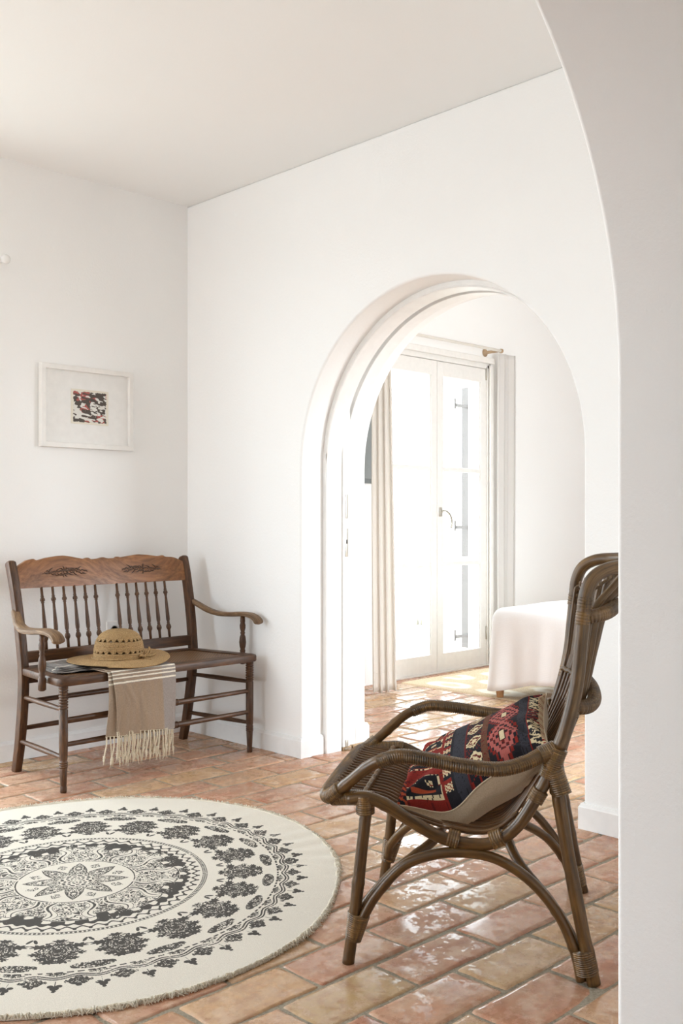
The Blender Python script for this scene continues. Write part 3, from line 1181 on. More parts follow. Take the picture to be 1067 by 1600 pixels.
# seat and back canes
def cane_y_bulge(x, z):
    k = 1 - (x / 0.29) ** 2
    if z < 0.40: return 0.0
    t = min(1, (z - 0.40) / 0.15)
    return -(0.035 + 0.045 * min(1, max(0, (z - 0.5) / 0.35))) * k * t


def prof_inner(x, top):
    """front rail -> seat -> back, just inside the side rails"""
    pts = [(0.355, 0.418), (0.31, 0.418)]
    src = PROF[2:]
    pts += [(y + 0.0, z + 0.018) if z < 0.36 and y > -0.09 else (y + 0.016, z + 0.008) for y, z in src if z < top]
    out = []
    for y, z in pts:
        out.append((x, y + cane_y_bulge(x, z) * (1 if y < -0.05 else 0), z - (0.008 if 0.35 > y > 0.2 else 0)))
    return out


NC = 21
tops = []
for i in range(NC):
    x = -0.262 + 0.524 * i / (NC - 1)
    q = prof_inner(x, 0.70)
    q.append((x * 0.99, -0.255 + 0.016 + cane_y_bulge(x, 0.72), 0.71))
    pole('seat_cane', q, 0.0041, M_CANE, 8, 0.02, False)
# cross weave lines that tie the canes
def tie(y, z, r=0.0035, zz=0.0):
    P = [(-0.258 + 0.516 * i / 24, y + cane_y_bulge(-0.258 + 0.516 * i / 24, z) * (1 if y < -0.05 else 0), z + 0.003 * (i % 2)) for i in range(25)]
    wrap('cross_tie', P, 0.0062, 0.0075, 0.0022, seg=8)
for y, z in ((0.262, 0.414), (-0.225, 0.668)):
    tie(y, z)
# thin inner rim along the side rail
for sx in (-1, 1):
    pole('seat_rim', [(sx * 0.276, y, z + 0.026) for y, z in PROF[4:8]], 0.006, M_CANE, 8, 0.02, False)
    for (y, z), d in (((0.037, 0.318), (0, 1, 0.25)), ((-0.069, 0.324), (0, 1, -0.45))):
        binding((sx * 0.291, y, z + 0.004), d, 0.0215, 0.030, pitch=0.0065)

# high back: posts, hoop, bands
HOOP = [(0.303, -0.217, 0.56), (0.304, -0.228, 0.590), (0.304, -0.246, 0.655), (0.303, -0.259, 0.724), (0.301, -0.266, 0.800), (0.299, -0.273, 0.870), (0.296, -0.279, 0.925),
        (0.290, -0.298, 0.965), (0.276, -0.335, 0.986), (0.245, -0.383, 0.992), (0.17, -0.428, 0.996), (0.08, -0.446, 0.998), (0, -0.450, 0.998)]
hp = [(-x, y, z) for x, y, z in HOOP] + [(x, y, z) for x, y, z in reversed(HOOP[:-1])]


def hoop_r(s, T, an):
    return 0.0168 * (1 + 0.02 * math.sin(s * 23))


MB().tube(hp, hoop_r, 18, 0.01).build('back_hoop', M_GREY, chair)


def band(zc_, yp, yb, zb, r, name):
    P = []
    for i in range(21):
        a = PI * i / 20
        x = -0.288 * math.cos(a)
        k = math.sin(a) ** 0.7
        P.append((x, yp + (yb - yp) * k, zc_ + (zb - zc_) * k))
    wrap(name, P, r, 0.0068, 0.0032, True, M_GREY, 20)
    return P


band(0.868, -0.272, -0.362, 0.884, 0.0165, 'upper_band')
band(0.655, -0.248, -0.312, 0.648, 0.0165, 'lower_band')

# thick back slats outside the canes, up to the hoop
def hoop_at(x):
    best = None
    P = catmull(hp, 0.01)
    for p in P:
        if p.z > 0.9 and (best is None or abs(p.x - x) < abs(best.x - x)):
            best = p
    return best


for i in range(9):
    u = -1 + 2 * i / 8
    x = 0.245 * u
    k = 1 - (x / 0.30) ** 2
    h = hoop_at(x * 0.98)
    q = [(x * 0.95, -0.200 - 0.02 * k, 0.455), (x, -0.222 - 0.028 * k, 0.56), (x, -0.246 - 0.042 * k, 0.655), (x, -0.258 - 0.058 * k, 0.77),
         (x, -0.270 - 0.075 * k, 0.875), (x, (h.y - 0.275 - 0.07 * k) / 2, (0.885 + h.z) / 2), (x * 0.98, h.y + 0.004, h.z - 0.008)]
    pole('back_slat', q, 0.0085, M_GREY, 10, 0.015, False)
    if abs(u) < 0.95:
        d = Vector(q[-1]) - Vector(q[-2])
        c = Vector(q[-2]).lerp(Vector(q[-1]), 0.55)
        binding(c, d, 0.0105, 0.022, M_GREY, pitch=0.005)
        binding((h.x, h.y, h.z), (1, 0.0 if abs(h.x) < 0.12 else -0.6 * math.copysign(1, h.x), 0), 0.0165, 0.020, M_GREY, pitch=0.006)

# hairpin canes in front of the slats, looping below the hoop
def hairpin(x, w, zt, dy=0.0):
    def yy(xx, z):
        t = min(1, (z - 0.40) / 0.15)
        k = 1 - (xx / 0.29) ** 2
        side = np.interp(z, [0.655, 0.724, 0.816, 0.877, 0.93, 0.97], [-0.245, -0.26, -0.268, -0.275, -0.285, -0.30])
        return float(side) + 0.018 + cane_y_bulge(xx, z) + dy
    P = []
    for z in (0.66, 0.72, 0.80, zt - 0.05, zt - 0.02):
        P.append((x - w, yy(x - w, z), z))
    for q_ in range(1, 8):
        a_ = PI * q_ / 8
        P.append((x - w * math.cos(a_), yy(x, zt), zt - 0.02 + w * math.sin(a_)))
    for z in (zt - 0.02, zt - 0.05, 0.80, 0.72, 0.66):
        P.append((x + w, yy(x + w, z), z))
    pole('hairpin_cane', P, 0.0042, M_GREY, 8, 0.012, False)


for i, x in enumerate((-0.247, -0.205, -0.150, -0.09, -0.03, 0.03, 0.09, 0.150, 0.205, 0.247)):
    hairpin(x, 0.016 if abs(x) > 0.2 else 0.021, 0.925 + 0.028 * (abs(x) < 0.23) + 0.012 * (abs(x) < 0.16))
# weave line near the top and bindings on the posts
for sx in (-1, 1):
    for z, y, L in ((0.905, -0.277, 0.028), (0.868, -0.272, 0.034), (0.652, -0.247, 0.036)):
        binding((sx * 0.299, y, z), (0, -0.12, 1), 0.0172, L, M_WRAP, pitch=0.0072)
    # arm joint: big crossing lashings
    binding((sx * 0.298, -0.202, 0.520), (0, -0.38, 1), 0.0220, 0.075, M_WRAP, pitch=0.0050)
    binding((sx * 0.298, -0.166, 0.440), (0, -0.55, 1), 0.0195, 0.030, M_WRAP, pitch=0.0055)
    binding((sx * 0.301, -0.214, 0.475), (0.1, 0.35, 1), 0.0225, 0.060, M_WRAP, pitch=0.0050)
    binding((sx * 0.300, -0.190, 0.546), (sx * 0.3, 1, -0.4), 0.0205, 0.04, M_WRAP, pitch=0.0050)
    binding((sx * 0.282, 0.333, 0.416), (sx * 0.3, -0.7, 0.6), 0.0198, 0.040, M_WRAP, pitch=0.0050)
    binding((sx * 0.291, 0.256, 0.394), (0, 0.05, 1), 0.0225, 0.045, M_WRAP, pitch=0.0055)

# ------------------------------------------------------------------ kilim cushion
def kilim_rgb(a, b):
    """a: 0 front edge .. 1 back edge, b: 0 near side .. 1 far side; a woven, stepped pattern"""
    blk, nvy = rgb(34, 32, 36)[:3], rgb(48, 48, 54)[:3]
    red, drk = rgb(120, 37, 31)[:3], rgb(88, 30, 28)[:3]
    org, pnk = rgb(150, 66, 42)[:3], rgb(160, 88, 82)[:3]
    crm, brn = rgb(196, 180, 146)[:3], rgb(92, 60, 44)[:3]
    q = 0.0085
    ai, bi = int(a / q), int(b / q)
    A, B = ai * q, bi * q
    h = lambda i, j: random.Random(i * 7919 + j * 104729).random()

    def tri(v, p):
        return abs((v / p) % 1.0 - 0.5) * 2
    if A < 0.055:
        return org if (ai + bi) % 5 < 2 else (blk if bi % 7 < 4 else drk)
    if A < 0.285:
        # red field, black hooks with cream outline
        u = (A - 0.055) / 0.23
        p = (B / 0.26) % 1.0
        hook = 0.10 < p < 0.36 and u > 0.0 or (0.10 < p < 0.62 and 0.30 < u < 0.52) or (0.5 < p < 0.66 and 0.30 < u < 0.82) or (0.3 < p < 0.66 and 0.72 < u < 0.84)
        edge = 0.05 < p < 0.41 and u > 0.0 or (0.05 < p < 0.67 and 0.25 < u < 0.58) or (0.45 < p < 0.71 and 0.25 < u < 0.9)
        if hook and u < 0.9: 
            if tri(B, 0.07) > 0.6 and 0.15 < u < 0.75 and p < 0.34: return org
            return blk
        if edge and u < 0.92: return crm if h(ai // 1, bi) > 0.25 else blk
        return red if h(ai, bi) > 0.1 else drk
    if A < 0.345:
        p = (B / 0.12) % 1.0
        if abs(p - 0.5) < 0.16 + 0.1 * ((ai % 3) == 1): return crm if (ai + bi) % 3 else red
        return blk if p < 0.75 else red
    if A < 0.36: return blk
    if A < 0.455: return nvy if h(ai, bi) > 0.12 else blk
    if A < 0.47: return drk
    if A < 0.585:
        u = (A - 0.47) / 0.115
        p = (B / 0.20) % 1.0
        d = abs(p - 0.5) * 2 + abs(u - 0.5) * 1.3
        if d < 0.30: return crm
        if d < 0.62: return drk if (ai + bi) % 4 else crm
        if d < 0.80: return crm
        if d < 1.0: return blk
        return blk if (ai * 3 + bi) % 7 else red
    if A < 0.635: return brn if h(ai, bi) > 0.15 else drk
    if A < 0.835:
        u = (A - 0.635) / 0.20
        p = (B / 0.36) % 1.0
        z = abs(p - 0.5) * 2
        s = round(z * 6) / 6
        d = abs(u - 0.5) * 2
        if abs(d - (1 - s)) < 0.14: return pnk
        if d < (1 - s):
            if abs(d - (0.55 - s)) < 0.13: return pnk
            if d < 0.18 and z < 0.22: return crm
            return blk if h(ai, bi) > 0.45 else drk
        if abs(d - (1.35 - s)) < 0.07: return red
        return blk
    if A < 0.90: return nvy if h(ai, bi) > 0.2 else blk
    if A < 0.908: return red
    if A < 0.975:
        u = (A - 0.908) / 0.067
        p = (B / 0.07) % 1.0
        if abs(abs(p - 0.5) * 2 - u) < 0.22: return red if int(B / 0.28) % 2 else crm
        if h(ai, bi) > 0.9: return crm
        return blk
    return crm if bi % 3 else red


def cushion():
    # corners in chair coordinates: A front near, B back near, C back far, D front far
    A = Vector((-0.225, 0.190, 0.385)); B = Vector((-0.235, -0.190, 0.552))
    C = Vector((0.205, -0.192, 0.602)); D = Vector((0.205, 0.175, 0.408))
    n = 150
    us = np.linspace(0, 1, n)
    V, colr = [], []
    up = ((B - A).cross(D - A)).normalized()
    if up.z < 0: up = -up
    F = []
    pcs = []
    def pt(u, v, side):
        p = A.lerp(B, u).lerp(D.lerp(C, u), v)
        cu, cv = 2 * u - 1, 2 * v - 1
        fu, fv = max(0, 1 - abs(cu) ** 2.6), max(0, 1 - abs(cv) ** 2.6)
        bul = (fu * fv) ** 0.55
        # edges pull in between the corners
        mid = A.lerp(C, 0.5)
        pin = 0.05 * (1 - cu * cu) * abs(cv) ** 3 + 0.05 * (1 - cv * cv) * abs(cu) ** 3
        ctr = p - mid
        p = mid + ctr * (1 - pin)
        sag = -0.045 * (1 - cu * cu) * (1 - 0.35 * cv * cv)
        wr = 0.0035 * math.sin(9 * u + 5 * v) + 0.004 * math.sin(17 * v - 6 * u + 1) * abs(cu) ** 2
        wr *= min(1, bul * 3)
        # puckers running in from the corners
        for (a_, b_) in ((0, 0), (1, 0), (1, 1), (0, 1)):
            d = math.hypot(u - a_, v - b_)
            an = math.atan2(v - b_, u - a_)
            wr += 0.006 * math.exp(-((d - 0.22) / 0.13) ** 2) * math.sin(an * 11)
        h = 0.088 if side > 0 else 0.096
        bul = bul if side > 0 else (fu * fv) ** 0.42
        near = (1 - v) ** 2.2
        sag -= 0.050 * near * math.exp(-((u - 0.27) / 0.20) ** 2) * 1.0
        return p + up * (side * (h * bul + (wr if bul > 0.02 else 0)) + sag)
    for side in (1,):
        for i in range(n):
            for j in range(n):
                u, v = i / (n - 1), j / (n - 1)
                V.append(pt(u, v, 1))
                colr.append((*kilim_rgb(u, v), 1))
    for i in range(n - 1):
        for j in range(n - 1):
            q = i * n + j
            F.append((q, q + 1, q + n + 1, q + n))
    cush = empty('kilim_cushion', (CH_O[0], CH_O[1], 0), CH_A)
    tag(cush, 'square kilim cushion, red and black woven front and beige back, lying in the rattan armchair', 'cushion')
    m, nt, b = new_mat('kilim_wool')
    c = attr(nt, 'dye').outputs['Color']
    nn = noise(nt, geo_pos(nt), 500, 2)
    c2 = mix(nt, 0.5, c, ramp(nt, nn.outputs['Fac'], [(0.3, g(0.6)), (0.7, g(1.4))]).outputs['Color'], 'MULTIPLY')
    nt.links.new(c2, b.inputs['Base Color'])
    b.inputs['Roughness'].default_value = 0.95
    b.inputs['Specular IOR Level'].default_value = 0.15
    bump(nt, b, nn.outputs['Fac'], 0.5, 0.001)
    # flat woven cells: one colour per face
    f1 = add_vertsobj('woven_front', np.array([tuple(v) for v in V]), np.array(F), m, cush, True)
    at = f1.data.attributes.new('dye', 'FLOAT_COLOR', 'CORNER')
    arr = np.array(colr)[np.array(F)[:, 0]]
    at.data.foreach_set('color', np.repeat(arr, 4, axis=0).astype(np.float32).ravel())
    n2 = 70
    V2 = []
    F2 = []
    for i in range(n2):
        for j in range(n2):
            V2.append(tuple(pt(i / (n2 - 1), j / (n2 - 1), -1)))
    for i in range(n2 - 1):
        for j in range(n2 - 1):
            q = i * n2 + j
            F2.append((q, q + n2, q + n2 + 1, q + 1))
    MBG = mat_fabric('beige_cotton', rgb(196, 180, 156), rgb(178, 162, 138), 300, 0.3)
    bk = add_vertsobj('plain_back', np.array(V2), np.array(F2), MBG, cush, True)
    bk['label'] = 'plain beige cotton back'
    # seam
    P = []
    for t in np.linspace(0, 1, 40, endpoint=False): P.append(pt(t, 0, 0.0))
    for t in np.linspace(0, 1, 40, endpoint=False): P.append(pt(1, t, 0.0))
    for t in np.linspace(0, 1, 40, endpoint=False): P.append(pt(1 - t, 1, 0.0))
    for t in np.linspace(0, 1, 40, endpoint=False): P.append(pt(0, 1 - t, 0.0))
    MB().tube(P, 0.0022, 6, 0, closed=True).build('seam', MBG, cush)


cushion()

# ------------------------------------------------------------------ oak bench
BN_O, BN_A = (2.554, 3.948), math.radians(1.8)
bench = empty('wooden_bench', (BN_O[0], BN_O[1], 0), BN_A)
tag(bench, 'dark oak settee bench with turned spindles, carved crest and cane seat against the white wall', 'bench')


def sup(a, b, n=4.0):
    def f(s, T, an):
        return 1 / ((abs(math.cos(an)) / a) ** n + (abs(math.sin(an)) / b) ** n) ** (1 / n)
    return f


def ring(z0, n, r0, r1, d):
    out = []
    for i in range(n):
        out += [(r0, z0 + i * d), (r1, z0 + i * d + d * 0.25), (r1, z0 + i * d + d * 0.7), (r0, z0 + i * d + d * 0.92)]
    return out


for sx in (-1, 1):
    prof = [(0.012, 0.0), (0.0135, 0.004), (0.0135, 0.022), (0.0118, 0.026), (0.0128, 0.030), (0.0140, 0.06), (0.0158, 0.098)] + \
        ring(0.100, 3, 0.0150, 0.0178, 0.009) + [(0.0165, 0.135), (0.0180, 0.20), (0.0180, 0.335)] + ring(0.338, 7, 0.0150, 0.0190, 0.0115) + [(0.019, 0.420), (0.019, 0.436)]
    MB().lathe(prof, 20, Matrix.Translation((sx * 0.498, -0.222, 0))).build('front_leg', M_OAK, bench)
    P = [(sx * 0.455, 0.238, 0.0), (sx * 0.456, 0.205, 0.13), (sx * 0.458, 0.178, 0.29), (sx * 0.461, 0.165, 0.43), (sx * 0.464, 0.178, 0.56), (sx * 0.467, 0.202, 0.70),
         (sx * 0.470, 0.232, 0.83), (sx * 0.472, 0.256, 0.905), (sx * 0.472, 0.262, 0.925)]
    def pr_(s, T, an, f=sup(0.0195, 0.021, 5)):
        k = 1.0 if s < T - 0.014 else math.sqrt(max(0.02, 1 - ((s - T + 0.014) / 0.0142) ** 2))
        return f(s, T, an) * k * (0.9 + 0.1 * min(1, s / 0.2))
    MB().tube(P, pr_, 24, 0.004).build('back_post', M_OAK, bench, sharp=40)
    # curved arm
    P = [(sx * 0.476, 0.206, 0.705), (sx * 0.492, 0.165, 0.683), (sx * 0.512, 0.105, 0.655), (sx * 0.526, 0.035, 0.641), (sx * 0.532, -0.045, 0.642),
         (sx * 0.534, -0.120, 0.648), (sx * 0.534, -0.175, 0.648), (sx * 0.534, -0.215, 0.640), (sx * 0.534, -0.240, 0.625), (sx * 0.534, -0.248, 0.606)]
    def ar(s, T, an):
        w = 0.018 + 0.009 * min(1, s / (T * 0.45))
        f = sup(0.0115, w, 4)(s, T, an)
        e = T - s
        return f * (math.sqrt(max(0.03, 1 - ((0.012 - e) / 0.012) ** 2)) if e < 0.012 else 1)
    MB().tube(P, ar, 24, 0.004).build('armrest', M_OAKG, bench, sharp=50)
    prof = [(0.010, 0.405), (0.0165, 0.410), (0.0165, 0.455), (0.0115, 0.462), (0.0140, 0.470), (0.0110, 0.478), (0.0150, 0.492), (0.0170, 0.512), (0.0140, 0.538),
            (0.0095, 0.550), (0.0125, 0.556), (0.0095, 0.563), (0.0140, 0.580), (0.0145, 0.594), (0.0110, 0.606), (0.0125, 0.612), (0.0110, 0.638)]
    MB().lathe(prof, 18, Matrix.Translation((sx * 0.538, -0.125, 0))).build('arm_spindle', M_OAK, bench)
    for z, r in ((0.335, 0.0105), (0.140, 0.0105)):
        yr = 0.185 if z > 0.2 else 0.22
        MB().tube([(sx * 0.498, -0.222, z), (sx * 0.477, (yr - 0.222) / 2, z), (sx * 0.456, yr, z)],
                  lambda s, T, an, r=r: r * (0.78 + 0.32 * math.sin(PI * s / T)), 14, 0.02).build('side_stretcher', M_OAK, bench)


def front_stretcher(z, y, x, r, rings):
    def rr(s, T, an):
        v = r * (0.85 + 0.25 * math.sin(PI * s / T))
        if rings:
            d = abs(s - T * 0.54)
            if d < 0.035:
                v = r * (0.98 + 0.35 * (abs(math.sin(PI * d / 0.012)) > 0.45))
        return v
    MB().tube([(-x, y, z), (0, y, z), (x, y, z)], rr, 16, 0.003 if rings else 0.03).build('stretcher', M_OAK, bench)


front_stretcher(0.292, -0.222, 0.49, 0.0115, True)
front_stretcher(0.192, -0.222, 0.49, 0.0115, True)
front_stretcher(0.192, 0.205, 0.455, 0.0115, False)
front_stretcher(0.310, 0.185, 0.455, 0.0115, False)


def rounded_poly(c, rad, k=8):
    out = []
    n = len(c)
    for i in range(n):
        p0, p, p1 = Vector(c[i - 1]), Vector(c[i]), Vector(c[(i + 1) % n])
        r = rad[i]
        a, b = p + (p0 - p).normalized() * r, p + (p1 - p).normalized() * r
        for q in range(k + 1):
            t = q / k
            out.append(a * (1 - t) ** 2 + p * 2 * t * (1 - t) + b * t * t)
    return out


def bench_seat():
    oc = rounded_poly([(-0.535, -0.255), (0.535, -0.255), (0.470, 0.190), (-0.470, 0.190)], [0.045, 0.045, 0.02, 0.02])
    ic = rounded_poly([(-0.470, -0.190), (0.470, -0.190), (0.410, 0.130), (-0.410, 0.130)], [0.02] * 4)
    n = len(oc)
    lv = [(0, 0.434, 0.006), (0, 0.432, 0.012), (0, 0.438, 0.0), (0, 0.458, 0.0), (0, 0.4655, 0.008)]
    V, F = [], []
    rings_ = []
    ctr = Vector((0, -0.03))
    def shr(p, d):
        q = p - ctr
        return p - q.normalized() * d
    spec = [(oc, 0.020, 0.432), (oc, 0.004, 0.433), (oc, 0.0, 0.438), (oc, 0.0, 0.457), (oc, 0.003, 0.463), (oc, 0.010, 0.466), (ic, -0.006, 0.466), (ic, 0.0, 0.464), (ic, 0.0, 0.450), (ic, 0, 0.432)]
    for c, d, z in spec:
        for p in c:
            q = shr(p, d)
            V.append((q.x, q.y, z))
    m = len(spec)
    for r in range(m):
        for i in range(n):
            k = (i + 1) % n
            a, b = r * n, ((r + 1) % m) * n
            F.append((a + i, a + k, b + k, b + i))
    pc = [(v[0] * 1.2, v[1] * 9, v[2] * 9) for v in V]
    M_ = MB().add(V, F, pc)
    M_.build('seat_frame', M_OAK, bench, sharp=40)
    # woven cane panel
    m_, nt, b = new_mat('woven_cane')
    P = coords(nt)
    mp = N(nt, 'ShaderNodeMapping')
    mp.inputs['Rotation'].default_value = (0, 0, PI / 4)
    nt.links.new(P, mp.inputs['Vector'])
    w1 = N(nt, 'ShaderNodeTexWave', bands_direction='X'); w1.inputs['Scale'].default_value = 26
    w2 = N(nt, 'ShaderNodeTexWave', bands_direction='Y'); w2.inputs['Scale'].default_value = 26
    nt.links.new(mp.outputs[0], w1.inputs['Vector']); nt.links.new(mp.outputs[0], w2.inputs['Vector'])
    mm = mix(nt, 1.0, w1.outputs['Color'], w2.outputs['Color'], 'MULTIPLY')
    c = ramp(nt, mm, [(0.05, rgb(60, 38, 20)), (0.35, rgb(136, 96, 56)), (0.9, rgb(170, 128, 82))])
    nt.links.new(c.outputs['Color'], b.inputs['Base Color'])
    b.inputs['Roughness'].default_value = 0.4
    bump(nt, b, mm, 0.5, 0.003)
    V = [(p.x * 1.0, p.y, 0.460) for p in ic] + [(p.x, p.y, 0.456) for p in ic]
    F = [tuple(range(n)), tuple(reversed(range(n, 2 * n)))] + [(i, i + n, (i + 1) % n + n, (i + 1) % n) for i in range(n)]
    add_vertsobj('cane_panel', V, F, m_, bench)


bench_seat()
# rails of the back
MB().box((0, 0.172, 0.506), (0.90, 0.022, 0.050), 0.004, grain=0, off=3).build('back_rail', M_OAK, bench, smooth=False)
MB().box((0, 0.182, 0.410), (0.90, 0.020, 0.040), 0.003, grain=0, off=1).build('rear_apron', M_OAK, bench, smooth=False)


def crest():
    T = [(100, .095), (125, .108), (150, .121), (178, .126), (186, .127), (196, .121), (205, .120), (250, .130), (310, .137), (340, .1375), (370, .133), (400, .127), (440, .119),
         (455, .123), (466, .1245), (476, .118), (485, .116), (520, .1185), (538, .123), (549, .124), (560, .120), (575, .1175), (612, .1175), (620, .123), (628, .1245), (640, .121), (650, .121), (700, .127), (750, .132),
         (800, .128), (860, .120), (880, .122), (891, .1235), (900, .118), (905, .116), (940, .114), (960, .110), (985, .100), (1005, .090)]
    xs = [(-0.452 + 0.904 * (p - 100) / 905) for p, _ in T]
    X = np.linspace(-0.452, 0.452, 160)
    H = np.interp(X, xs, [h for _, h in T])
    H = H + 0.004 * (X + 0.45)          # the photo's crest is level along its length
    V, F, pc = [], [], []
    nz = 6
    yz = lambda z: 0.222 + (z - 0.803) * 0.26
    t = 0.011
    for x, h in zip(X, H):
        col_ = []
        for s_ in (-1, 1):
            for k in range(nz + 1):
                z = 0.803 + h * k / nz
                yy = yz(z) + s_ * (t if 0 < k < nz else t * 0.75) - 0.010 * (1 - (x / 0.452) ** 2) * 0
                col_.append((x, yy, z))
        V += col_[:nz + 1] + list(reversed(col_[nz + 1:]))
    m_ = 2 * (nz + 1)
    for i in range(len(X) - 1):
        for k in range(m_):
            k2 = (k + 1) % m_
            F.append((i * m_ + k, (i + 1) * m_ + k, (i + 1) * m_ + k2, i * m_ + k2))
    F.append(tuple(range(m_)))
    F.append(tuple(reversed([(len(X) - 1) * m_ + k for k in range(m_)])))
    pc = [(v[0] * 1.3 + 0.5 * math.sin(v[2] * 30), v[1] * 9, v[2] * 9 + 1.2 * math.sin(v[0] * 7)) for v in V]
    o = MB().add(V, F, pc).build('crest_rail', M_OAKC, bench, sharp=40)
    # carved acanthus sprays in low relief
    for cx, sg in ((-0.225, 1), (0.205, -1)):
        R = random.Random(9)
        mb = MB()
        def at(x, z, d=0.0):
            return (x, yz(z) - t - d, z)
        def leaf(x, z, L, ang, curl, r):
            P = []
            a = ang
            for q in range(7):
                P.append(at(x, z, 0.0005))
                x += math.cos(a) * L / 6 * sg
                z += math.sin(a) * L / 6
                a += curl / 6
            mb.tube(P, lambda s, T, an: r * (0.35 + math.sin(PI * min(1, s / T + 0.08))), 7, 0.003)
        zc_ = 0.803 + 0.066
        leaf(cx - 0.11 * sg, zc_ - 0.006, 0.23, 0.12, -0.2, 0.0022)
        for q in range(26):
            u = -0.10 + 0.20 * q / 25
            s_ = 1 if q % 2 else -1
            L = 0.030 * (1 - abs(u) / 0.14) + 0.016
            leaf(cx + u * sg, zc_ + 0.004 * math.sin(u * 40) + s_ * 0.002, L, s_ * R.uniform(0.5, 1.1), -s_ * R.uniform(0.8, 2.8), 0.0023)
        for q in range(9):
            an = q * 2 * PI / 9
            leaf(cx + 0.008 * math.cos(an), zc_ + 0.008 * math.sin(an), 0.020, an, 1.3, 0.0024)
        mb.build('carved_spray', M_OAK, o)  # darker oak than the crest: groove shade put into the colour


crest()
SPX = [-0.345, -0.290, -0.235, -0.180, -0.125, -0.070, 0.048, 0.103, 0.158, 0.213, 0.268, 0.325]
for x in SPX:
    b0, b1 = Vector((x, 0.174, 0.530)), Vector((x, 0.219, 0.806))
    d = (b1 - b0)
    L = d.length
    M_ = Matrix.Translation(b0) @ Vector((0, 0, 1)).rotation_difference(d).to_matrix().to_4x4()
    prof = [(0.0062, 0), (0.0068, 0.03), (0.0072, 0.038), (0.0118, 0.046), (0.0126, 0.053), (0.0100, 0.062), (0.0062, 0.068), (0.0085, 0.072), (0.0062, 0.076), (0.0090, 0.086), (0.0096, 0.100),
            (0.0084, 0.135), (0.0066, 0.180), (0.0056, 0.205), (0.0085, 0.209), (0.0060, 0.212), (0.0106, 0.217), (0.0112, 0.223), (0.0090, 0.229), (0.0062, 0.232), (0.0082, 0.236), (0.0062, 0.240), (0.0058, L)]
    MB().lathe(prof, 14, M_).build('back_spindle', M_OAK, bench)

